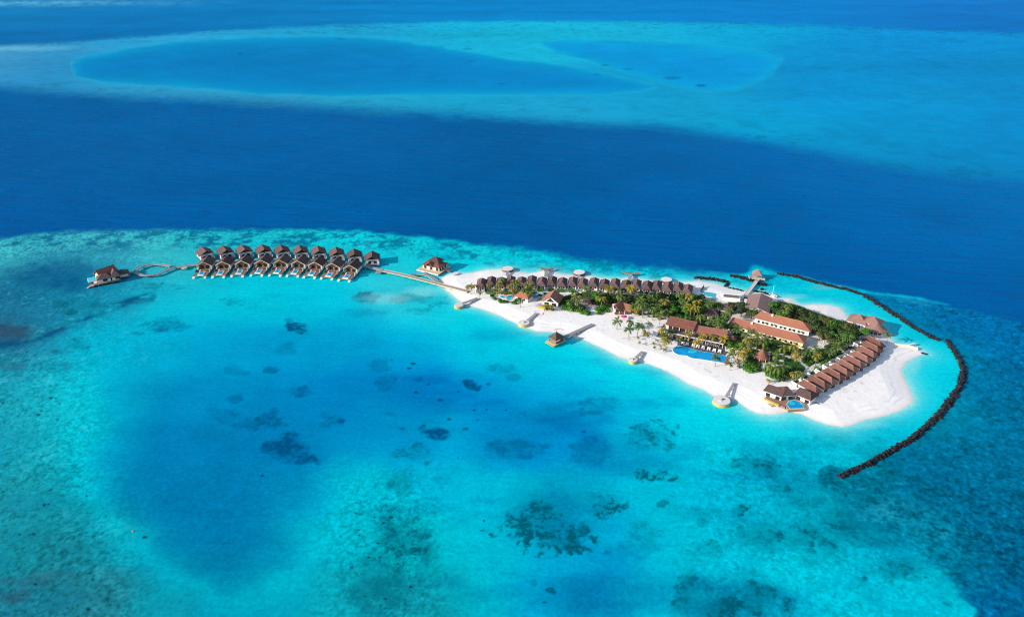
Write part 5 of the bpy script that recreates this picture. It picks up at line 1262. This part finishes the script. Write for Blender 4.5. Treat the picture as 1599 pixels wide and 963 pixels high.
# ------------------------------------------------------------------ palms, bushes and trees
def palm_crown(seed, droop):
    r = random.Random(seed); mb = MB(); n = 17
    for k in range(n):
        az = 2*math.pi*k/n*1.0+r.uniform(-.2, .2)+(.3 if k % 2 else 0); el = r.uniform(-.15, 1.15); L = r.uniform(2.6, 3.5)
        pts = []; e = el; p = Vector((0, 0, 0)); N = 7
        for i in range(N+1):
            pts.append(p.copy()); p = p+Vector((math.cos(az)*math.cos(e), math.sin(az)*math.cos(e), math.sin(e)))*(L/N); e -= droop/N*(1.1+.5*r.random())
        side = Vector((-math.sin(az), math.cos(az), 0))
        for i in range(N):
            w0 = .10+.62*math.sin(math.pi*(i+.4)/(N+.6)); a, b = pts[i], pts[i+1]; fw = (b-a)
            for s in (-1, 1):
                tip = a+fw*1.25+side*s*w0+Vector((0, 0, -.28*w0-.05)); mid = a+fw*.75
                mb.add([a, mid, tip], [(0, 1, 2)] if s > 0 else [(0, 2, 1)])
                tip2 = a+fw*1.7+side*s*w0*.92+Vector((0, 0, -.3*w0-.05))
                mb.add([a+fw*.5, a+fw*1.15, tip2], [(0, 1, 2)] if s > 0 else [(0, 2, 1)])
        mb.add([pts[0]+side*.05, pts[0]-side*.05, pts[-2]], [(0, 1, 2)])
    return mb
CROWNS = {}
for q, (mname) in enumerate(('palm_green', 'palm_yellow')):
    CROWNS[mname] = [palm_crown(s*7+q, .95+.25*s).mesh('crown', M[mname]) for s in range(4)]
TRUNKS = []
for s in range(3):
    r = random.Random(s); lean = r.uniform(.2, .9)
    TRUNKS.append((MB().tube([(0,0,-.3),(lean*.15,0,1.8),(lean*.5,0,3.8),(lean,0,6.0)], [.24,.17,.14,.12], 7).mesh('trunk', M['trunk']), lean))
def palm(px, py, size, kind):
    if kind == 'y' and 880 < px < 1142 and py < 505 and random.random() < .55: kind = 'g'
    h = random.uniform(4.8, 7.2)*size if size > .6 else random.uniform(1.0, 2.0)
    p = at(px, py, h)
    t = bpy.data.objects.new('palm_tree', None); COL.objects.link(t); t.location = p; t.rotation_euler = (0, 0, random.uniform(0, 6.28)); t.empty_display_size = .5
    me, lean = random.choice(TRUNKS); o = bpy.data.objects.new('trunk', me); COL.objects.link(o); o.parent = t; o.scale = (size, size, h/6.0)
    c = bpy.data.objects.new('crown', random.choice(CROWNS['palm_yellow' if kind == 'y' else 'palm_green'])); COL.objects.link(c); c.parent = t
    c.location = (lean*size, 0, h); s = size*random.uniform(1.0, 1.25); c.scale = (s, s, s)
    # keep the crown where the photograph shows it
    off = Vector((lean*size, 0, 0)); off.rotate(t.rotation_euler); t.location = (p.x-off.x, p.y-off.y, p.z)
    return t

def blob_leaves(seed, rx, rz, n, leaf, squash=1.0):
    r = random.Random(seed); mb = MB(); blobs = []
    for k in range(9):
        a_ = r.uniform(0, 6.28); d = r.uniform(.2, .62); blobs.append((Vector((math.cos(a_)*d*rx, math.sin(a_)*d*rx, r.uniform(-.25, .45)*rz)), r.uniform(.38, .62)))
    blobs.append((Vector((0, 0, .1*rz)), .72))
    for k in range(n):
        c, q = r.choice(blobs)
        v = Vector((r.gauss(0, 1), r.gauss(0, 1), abs(r.gauss(0, 1))-.35)).normalized()
        p = c+Vector((v.x*rx*q, v.y*rx*q, v.z*rz*q))*r.uniform(.8, 1.05)
        nn = (v+Vector((r.uniform(-.7, .7), r.uniform(-.7, .7), r.uniform(-.2, .8)))).normalized()
        a_ = nn.orthogonal().normalized(); b = nn.cross(a_); ang = r.uniform(0, 6.28); u = a_*math.cos(ang)+b*math.sin(ang); w = nn.cross(u); s = leaf*r.uniform(.6, 1.3)
        mb.add([p-u*s*.5, p+w*s*.35, p+u*s*.6, p-w*s*.35], [(0, 1, 2, 3)])
    return mb
TREE = {m: [blob_leaves(s*13+i, 2.5, 2.0, 620, .62).mesh('crown', M[m]) for s in range(4)] for i, m in enumerate(('leaf_dark', 'leaf_mid', 'leaf_olive'))}
BUSH = {m: [blob_leaves(s*17+i+99, 1.7, 1.25, 420, .45).mesh('bush', M[m]) for s in range(3)] for i, m in enumerate(('leaf_dark', 'leaf_mid', 'leaf_olive'))}
_tb = random.Random(3); mb = MB().tube([(0,0,-.3),(.1,0,1.0),(.15,.1,2.4)], [.28,.2,.12], 7)
for k in range(4):
    q = k*1.6; mb.tube([(.1,.05,1.3),(.7*math.cos(q),.7*math.sin(q),2.2),(1.3*math.cos(q),1.3*math.sin(q),2.9)], [.12,.08,.04], 5)
TREE_TRUNK = mb.mesh('trunk', M['bark'])
def tree(px, py, size, m):
    p = at(px, py, 3.2*size)
    t = bpy.data.objects.new('broadleaf_tree', None); COL.objects.link(t); t.location = p; t.rotation_euler = (0, 0, random.uniform(0, 6.28))
    o = bpy.data.objects.new('trunk', TREE_TRUNK); COL.objects.link(o); o.parent = t; o.scale = (size, size, size)
    c = bpy.data.objects.new('crown', random.choice(TREE[m])); COL.objects.link(c); c.parent = t; c.location = (0, 0, 3.0*size); c.scale = (size, size, size*random.uniform(.85, 1.15))
    return t
def bush(px, py, size, m):
    p = at(px, py, .9*size)
    c = bpy.data.objects.new('bush', random.choice(BUSH[m])); COL.objects.link(c); c.location = (p.x, p.y, p.z+.55*size); c.scale = (size,)*3; c.rotation_euler = (0, 0, random.uniform(0, 6.28))
    return c
def cluster(items, maker, fmt, cat, group):
    """items: (px, py, size, look); fmt holds one %s for the ordinal from the left"""
    for i, it in enumerate(sorted(items)):
        tag(maker(*it), fmt % ORD[i], cat, group)
g, y = 'g', 'y'
PG = 'coconut palms on the island'
cluster([(964,501.5,1.0,g),(984.5,502.5,.95,g),(982.2,513.5,1.0,g),(998.5,509,1.1,g),(1008.5,520,1.05,y),(1014,504.5,.7,g)], palm, '%s palm from the left in the loose group on open beach', 'palm', PG)
cluster([(1034.5,514.8,.85,y),(1047.8,516.5,.8,g),(1037.5,524,.95,g),(1040,531,1.05,y),(1061,527.5,.75,y),(1076,520.5,.85,y),(1097.5,525,.85,y),(1114.5,524,.95,y),(1130,528,.95,y),(1087.5,533,.75,y)], palm, '%s palm from the left around the restaurant pergola', 'palm', PG)
cluster([(1026,531,.4,y),(1021,536,.4,y),(1031.5,539.5,.4,y),(1038.5,546,.4,g),(1022,542,.35,g),(996.5,527,.35,g),(998.5,534,.35,g)], palm, '%s knee high young palm from the left on the sand before the pool', 'palm', 'young palms on the sand')
cluster([(1118.6,558,.9,g),(1144.6,546,.85,y),(1143,553,.8,g),(1140,568,.7,y),(1152,562,.55,y),(1154.5,570,.5,y)], palm, '%s palm from the left around the right end of the swimming pool', 'palm', PG)
cluster([(1163,541,1.0,y),(1168,546,.9,y),(1158,551,.9,y),(1162,557,.8,y),(1153,513,1.0,g),(1166,522,1.05,g),(1168,530,1.0,y)], palm, '%s palm from the left along the garden path beside the restaurant wing', 'palm', PG)
cluster([(1181,531,1.05,y),(1183.5,524,1.0,g),(1192,534,1.05,y),(1199,531,1.0,g),(1223,543,1.0,y),(1239.5,541,1.1,y),(1243,552,1.0,y),(1247.5,556.5,1.0,y)], palm, '%s palm from the left before the cream yellow window wall', 'palm', PG)
cluster([(1211.5,555.5,.8,g),(1202,570,1.1,g),(1217,575,1.25,g),(1224,573,1.0,g),(1240.5,583,1.0,y),(1249.5,584,.9,g),(1208,577,.8,g)], palm, '%s palm from the left in the beds beside the conical hut', 'palm', PG)
cluster([(1259,545,1.0,g),(1275.5,556,1.0,y),(1274,545,.95,g),(1285.5,548,1.0,g),(1262,550,.9,g),(1279,551,.8,y)], palm, '%s palm from the left in the triangular bed between the paths', 'palm', PG)
cluster([(1308,540,1.1,g),(1314,535,1.1,g),(1302,545,.8,g),(1326,527,1.0,g),(1297,551,.8,g)], palm, '%s palm from the left behind the courtyards of the sandspit villas', 'palm', PG)
cluster([(1386,521.5,.8,y)], palm, '%s and only palm on the sand by the three roofed lagoon building', 'palm', PG)
cluster([(1200.5,593,.55,y)], palm, '%s scrubby palm standing alone behind the pool villa', 'palm', PG)
cluster([(735,447,.9,y),(731,447.5,.7,y),(739,446,.7,g)], palm, '%s yellow green palm from the left beside the boardwalk end', 'palm', PG)
cluster([(749.5,456.5,.65,y),(764,444.5,.75,y),(779,441.5,.95,y),(784.5,437.5,.85,g),(777.5,454,.85,y),(796,446,.85,y),(800,451,.9,y),(806,439,1.05,y),(806.5,443,1.0,g),(824,445,1.0,y),(819,452,.95,g),(830,452.5,1.05,g),(826,458,.9,g),(813,456,.6,g)], palm, '%s palm from the left in front of the first beach villas', 'palm', PG)
cluster([(813,467.5,.9,g),(842.5,466,.6,g),(851.5,477,.7,y),(857,478,.6,g),(861,477.5,.7,y)], palm, '%s low palm from the left beside the gabled beach house', 'palm', 'low palms by the gabled house')
cluster([(900,464,1.1,y),(896,455.5,1.0,g),(902,472,.9,g),(915.5,450.5,1.05,g),(890,470,.85,g),(934,461,1.05,g),(941,466,1.1,y),(938,458,.95,g),(952.5,450.5,1.2,y),(962,452,.9,g)], palm, '%s palm from the left in the grove between gabled and crossing gabled houses', 'palm', PG)
cluster([(971,464.5,1.1,y),(967,460,1.0,g),(985.5,449.5,1.1,y),(990,477,1.0,g),(1001,468,1.15,y),(1004,475.5,1.15,y),(994,483,.8,y),(1014,478,1.05,y),(1020,483,1.0,g),(1018,466,1.0,g)], palm, '%s palm from the left right behind the crossing gables', 'palm', PG)
cluster([(1026,472,1.1,g),(1029,478,1.05,y),(1035,485,1.1,y),(1031,491,1.0,y),(1039,470,1.15,y),(1044,488,.95,g),(1062,459,1.0,g),(1066,470,1.0,g),(1072,476,1.0,g),(1077,463,1.1,y)], palm, '%s palm from the left in the grove just behind the taller restaurant roof', 'palm', PG)
cluster([(1078,480,1.1,y),(1087,480.5,1.2,y),(1090,470.5,1.0,y),(1108.5,473,1.15,g),(1095,494,1.1,g),(1110,501,1.05,g),(1117,497,1.0,g),(1125,502,1.05,g),(1131,498,1.1,y),(1133,490,1.0,y),(1140,485,.95,y),(1122,507,.9,g)], palm, '%s palm from the left around the two hidden brown hip roofs', 'palm', PG)
cluster([(1233,477,1.05,g),(1227,485,1.0,g),(1222,491,.9,g),(1292,501,.8,g),(1296,506,.8,g)], palm, '%s palm from the left rising from the dark wood', 'palm', PG)

D_, Mi, Ol = 'leaf_dark', 'leaf_mid', 'leaf_olive'
cluster([(772,465,1.0,Mi),(768,461,.8,Ol),(781,468.5,1.2,Mi),(787,470,1.0,Mi),(792,470.5,.8,D_),(803,471.5,1.2,Mi),(806,468,.9,D_)], bush, '%s rounded bush from the left on the sand below the red parasols', 'bush', 'bushes around the red parasols')
cluster([(846,478,.9,Ol),(853,481,.9,Ol),(862,482,.9,D_),(857,481.5,.8,Ol)], bush, '%s flowering bush from the left in front of the gabled beach house', 'bush', 'bushes before the gabled house')
cluster([(877,473,1.4,D_),(872,468,1.2,D_),(882,479,1.5,Mi),(891,480.5,1.6,Mi),(899,482.5,1.5,D_),(906,484,1.6,Mi),(887,473,1.4,Mi),(912,486.5,1.6,Mi),(917,488,1.3,Mi),(896,475,1.4,D_),(905,477,1.4,D_),(910,480,1.3,D_)], bush, '%s big leafy bush from the left along the beach edge of the grove', 'bush', 'bushes along the beach edge')
cluster([(936,483,1.6,Mi),(943,480,1.7,Mi),(950,476,1.5,D_),(941,476,1.5,Mi),(948,484,1.2,Mi),(935,488,1.1,Mi),(953,470,1.4,D_)], bush, '%s bush from the left in the round clump beside the sandy gap', 'bush', 'bushes of the round clump')
cluster([(992,487,1.2,Ol),(997,489,.9,Ol),(1005,489.5,.8,Mi),(1022,493,1.0,Ol),(1030,496,.9,Ol),(1016,488,1.1,Mi),(1013,493.5,.5,Mi)], bush, '%s olive bush from the left at the sandy edge of the palm grove', 'bush', 'bushes at the palm grove edge')
cluster([(1149,524,1.7,D_),(1154,528,1.5,Mi),(1145,532,1.7,Mi),(1141,537,1.7,Mi),(1149,537,1.5,Mi),(1139,541,1.3,Mi),(1152,518,1.4,D_),(1158,534,1.2,D_),(1146,542,1.1,Mi)], bush, '%s bush from the left in the bed beside the restaurant wing', 'bush', 'bushes by the restaurant wing')
cluster([(1167,567,1.4,Mi),(1166,574,1.3,Mi),(1170,577,1.2,Mi),(1178,574,1.4,Mi),(1184,576,1.2,D_),(1176,567,1.2,D_),(1180,549,1.2,D_),(1172,551,1.1,Mi),(1171,561,1.2,D_)], bush, '%s bush from the left around the beach side of the conical hut', 'bush', 'bushes around the conical hut')
cluster([(1196,578,1.0,Mi),(1200,582,1.2,Mi),(1207,586,1.2,Mi),(1213,590,1.3,Mi),(1221,591,1.3,D_),(1230,588,1.2,D_),(1236,582,1.2,D_),(1241,592,1.2,Mi),(1248,588,1.1,D_),(1228,578,1.2,D_),(1235,573,1.1,Mi),(1246,578,1.2,D_),(1222,582,1.2,Mi),(1240,597,1.0,Mi)], bush, '%s bush from the left in the large bed before the sandspit villas', 'bush', 'bushes in the large garden bed')
cluster([(1261,587,1.0,Mi),(1268,582,1.0,D_),(1276,575,1.3,Mi),(1287,567,1.3,Mi),(1293,561,1.3,Mi),(1300,556,1.2,Mi),(1310,551,1.2,D_),(1318,544,1.2,Mi),(1258,594,1.0,D_),(1246,601,1.0,D_)], bush, '%s bush from the left between the path and villa courtyards', 'bush', 'bushes by the villa courtyards')
cluster([(1295,541,1.6,D_),(1300,536,1.7,D_),(1268,555,1.3,D_),(1280,560,1.3,D_),(1264,560,1.2,Mi),(1256,552,1.3,D_),(1250,547,1.2,D_)], bush, '%s dark bush from the left in the triangular garden bed', 'bush', 'bushes in the triangular bed')
cluster([(1281.5,604,.55,D_),(1289,598.8,.5,D_),(1301,591,.5,D_),(1312,583,.55,D_),(1322,576,.4,D_),(1333,568.5,.35,D_),(1348,551.5,.35,D_),(1361,536,.35,D_),(1365,527,.3,D_)], bush, '%s tiny shrub from the left beside the sandspit villa fronts', 'shrub', 'tiny shrubs by the sandspit villas')
cluster([(758,452,.7,Mi),(772,453,.8,D_),(788,452,.8,Mi),(803,455,.9,D_),(818,456,.9,Mi),(828,457,1.0,D_),(835,456,.8,Mi),(851,458,.8,D_),(843,460,.9,Mi)], bush, '%s bush from the left between the first beach villas and the hedges', 'bush', 'bushes before the first beach villas')
cluster([(868,462,1.2,D_),(876,463,1.3,Mi),(884,464,1.3,D_),(892,463,1.2,Mi),(886,469,1.3,D_),(878,468,1.2,Mi),(903,460,1.2,D_),(912,457,1.2,Mi),(922,459,1.3,D_),(930,463,1.3,Mi),(925,468,1.3,D_),(932,472,1.3,Mi)], bush, '%s bush from the left in the thicket right of the gabled beach house', 'bush', 'thicket by the gabled house')
cluster([(1176,538,1.2,Mi),(1186,541,1.2,D_),(1196,543,1.3,Mi),(1206,546,1.2,D_),(1216,548,1.2,Mi),(1228,551,1.2,D_),(1236,547,1.2,Mi),(1212,540,1.1,D_),(1224,544,1.1,D_),(1174,530,1.1,D_),(1188,533,1.1,Mi),(1202,538,1.1,D_)], bush, '%s bush from the left in the strip below the cream window wall', 'bush', 'bushes below the cream wall')
cluster([(1156,546,.9,Mi),(1160,551,.8,Ol),(1165,548,.9,Mi),(1170,544,1.0,D_),(1158,539,1.0,Mi),(1153,551,.7,Ol)], bush, '%s bush from the left where the garden path leaves the pool', 'bush', 'bushes by the pool path')
cluster([(1190,548,1.0,D_),(1182,554,1.0,Mi),(1200,552,.9,Mi),(1206,562,1.0,D_),(1214,566,1.0,Mi),(1222,567,1.0,D_),(1210,551,.8,Mi)], bush, '%s bush from the left behind the conical hut', 'bush', 'bushes behind the conical hut')
# woods: trees scattered in rows so that each row can be walked from the left
def wood_row(a, b, n, fmt, group, jitter=2.0, looks=(D_, D_, D_, Ol, Mi), size=(.7, 1.35)):
    it = []
    for k in range(n):
        f = (k+.5)/n
        it.append((a[0]+(b[0]-a[0])*f+random.uniform(-jitter, jitter), a[1]+(b[1]-a[1])*f+random.uniform(-.8, .8)*jitter*.6, random.uniform(*size), random.choice(looks)))
    cluster(it, tree, fmt, 'tree', group)
WG = 'trees of the dark wood'
wood_row((1209,472), (1336,514), 20, '%s tree from the left along the seaward edge of the dark wood', WG)
wood_row((1206,475), (1338,518), 20, '%s tree from the left, second row in from the sea, dark wood', WG)
wood_row((1207,482), (1330,522), 18, '%s tree from the left in the middle row of the dark wood', WG)
wood_row((1206,488), (1322,527), 17, '%s tree from the left, row behind the upper long building, dark wood', WG)
wood_row((1278,522), (1338,527), 9, '%s tree from the left at the near right edge of the dark wood', WG, 2.5, (D_, Ol, Mi))
wood_row((1302,532), (1354,517), 9, '%s tree from the left between the wood and the lagoon building', WG, 2.0, (D_, Mi, Ol))
GG = 'trees of the central grove'
wood_row((918,461), (1012,465), 14, '%s tree from the left behind the grove, below the beach villas', GG, 2.5, (D_, D_, Mi))
wood_row((930,467), (1012,474), 9, '%s tree from the left in the near row of the western grove', GG, 2.5, (D_, D_, Mi))
wood_row((1012,462), (1102,464), 14, '%s tree from the left along the back of the restaurant grove', GG, 2.5, (D_, D_, Mi))
wood_row((1014,470), (1136,478), 17, '%s tree from the left, second row of the restaurant grove', GG, 2.5, (D_, D_, Mi))
wood_row((1020,480), (1098,486), 11, '%s tree from the left, third row of the restaurant grove', GG, 2.5, (D_, D_, Mi))
wood_row((1026,489), (1098,499), 9, '%s tree from the left, close behind the restaurant roofs', GG, 2.0, (D_, D_, Mi), (.7, 1.0))
wood_row((1140,480), (1182,489), 8, '%s tree from the left before the arrival building', GG, 2.0, (D_, Mi, Ol))
wood_row((1138,473), (1166,477), 5, '%s tree from the left between service yard and arrival building', GG, 1.5, (D_, Ol), (.7, 1.0))
wood_row((1120,505), (1150,512), 6, '%s tree from the left between the restaurant wing and lower long building', GG, 1.5, (D_, Mi), (.7, .95))
wood_row((1146,520), (1160,540), 5, '%s tree from the left in the bed at the end of the restaurant wing', GG, 2.0, (D_, Mi), (.6, .85))
wood_row((1262,566), (1330,540), 8, '%s small tree from the left along the path to the villa courtyards', GG, 2.0, (D_, Mi, Mi), (.45, .7))
wood_row((968,452), (1072,464), 11, '%s small tree from the left tight against the beach villa fronts', GG, 1.5, (D_, Mi), (.5, .75))


# ------------------------------------------------------------------ light, sky, camera
EL = math.radians(22.0); AX, AY = -0.945, -0.327
to_sun = Vector((math.cos(EL)*AX, math.cos(EL)*AY, math.sin(EL)))
sd = bpy.data.lights.new('sun', 'SUN'); sd.energy = 4.5; sd.angle = math.radians(0.5); sd.color = (1.0, 0.91, 0.80)
so = bpy.data.objects.new('sun', sd); COL.objects.link(so); so.rotation_euler = to_sun.to_track_quat('Z', 'Y').to_euler()
so.location = (0, 0, 400)
w = bpy.data.worlds.new('World'); sc.world = w; w.use_nodes = True
nt = w.node_tree; bg = nt.nodes['Background']
sky = nt.nodes.new('ShaderNodeTexSky'); sky.sky_type = 'NISHITA'; sky.sun_disc = False
sky.sun_elevation = EL; sky.sun_rotation = math.atan2(AX, AY)
nt.links.new(sky.outputs[0], bg.inputs['Color']); bg.inputs['Strength'].default_value = 0.15
cd = bpy.data.cameras.new('camera'); co = bpy.data.objects.new('camera', cd); COL.objects.link(co)
co.location = (0, 0, H); co.rotation_euler = (math.pi/2-PITCH, 0, 0)
cd.sensor_width = 36; cd.lens = 36*F/1599.0; cd.clip_end = 200000; cd.clip_start = 1.0
sc.camera = co
sc.cycles.filter_width = 1.15; sc.cycles.use_denoising = False
sc.view_settings.view_transform = 'Standard'; sc.view_settings.look = 'None'
sc.view_settings.exposure = 0.36; sc.view_settings.gamma = 1
sc.render.resolution_x = 1024; sc.render.resolution_y = 616
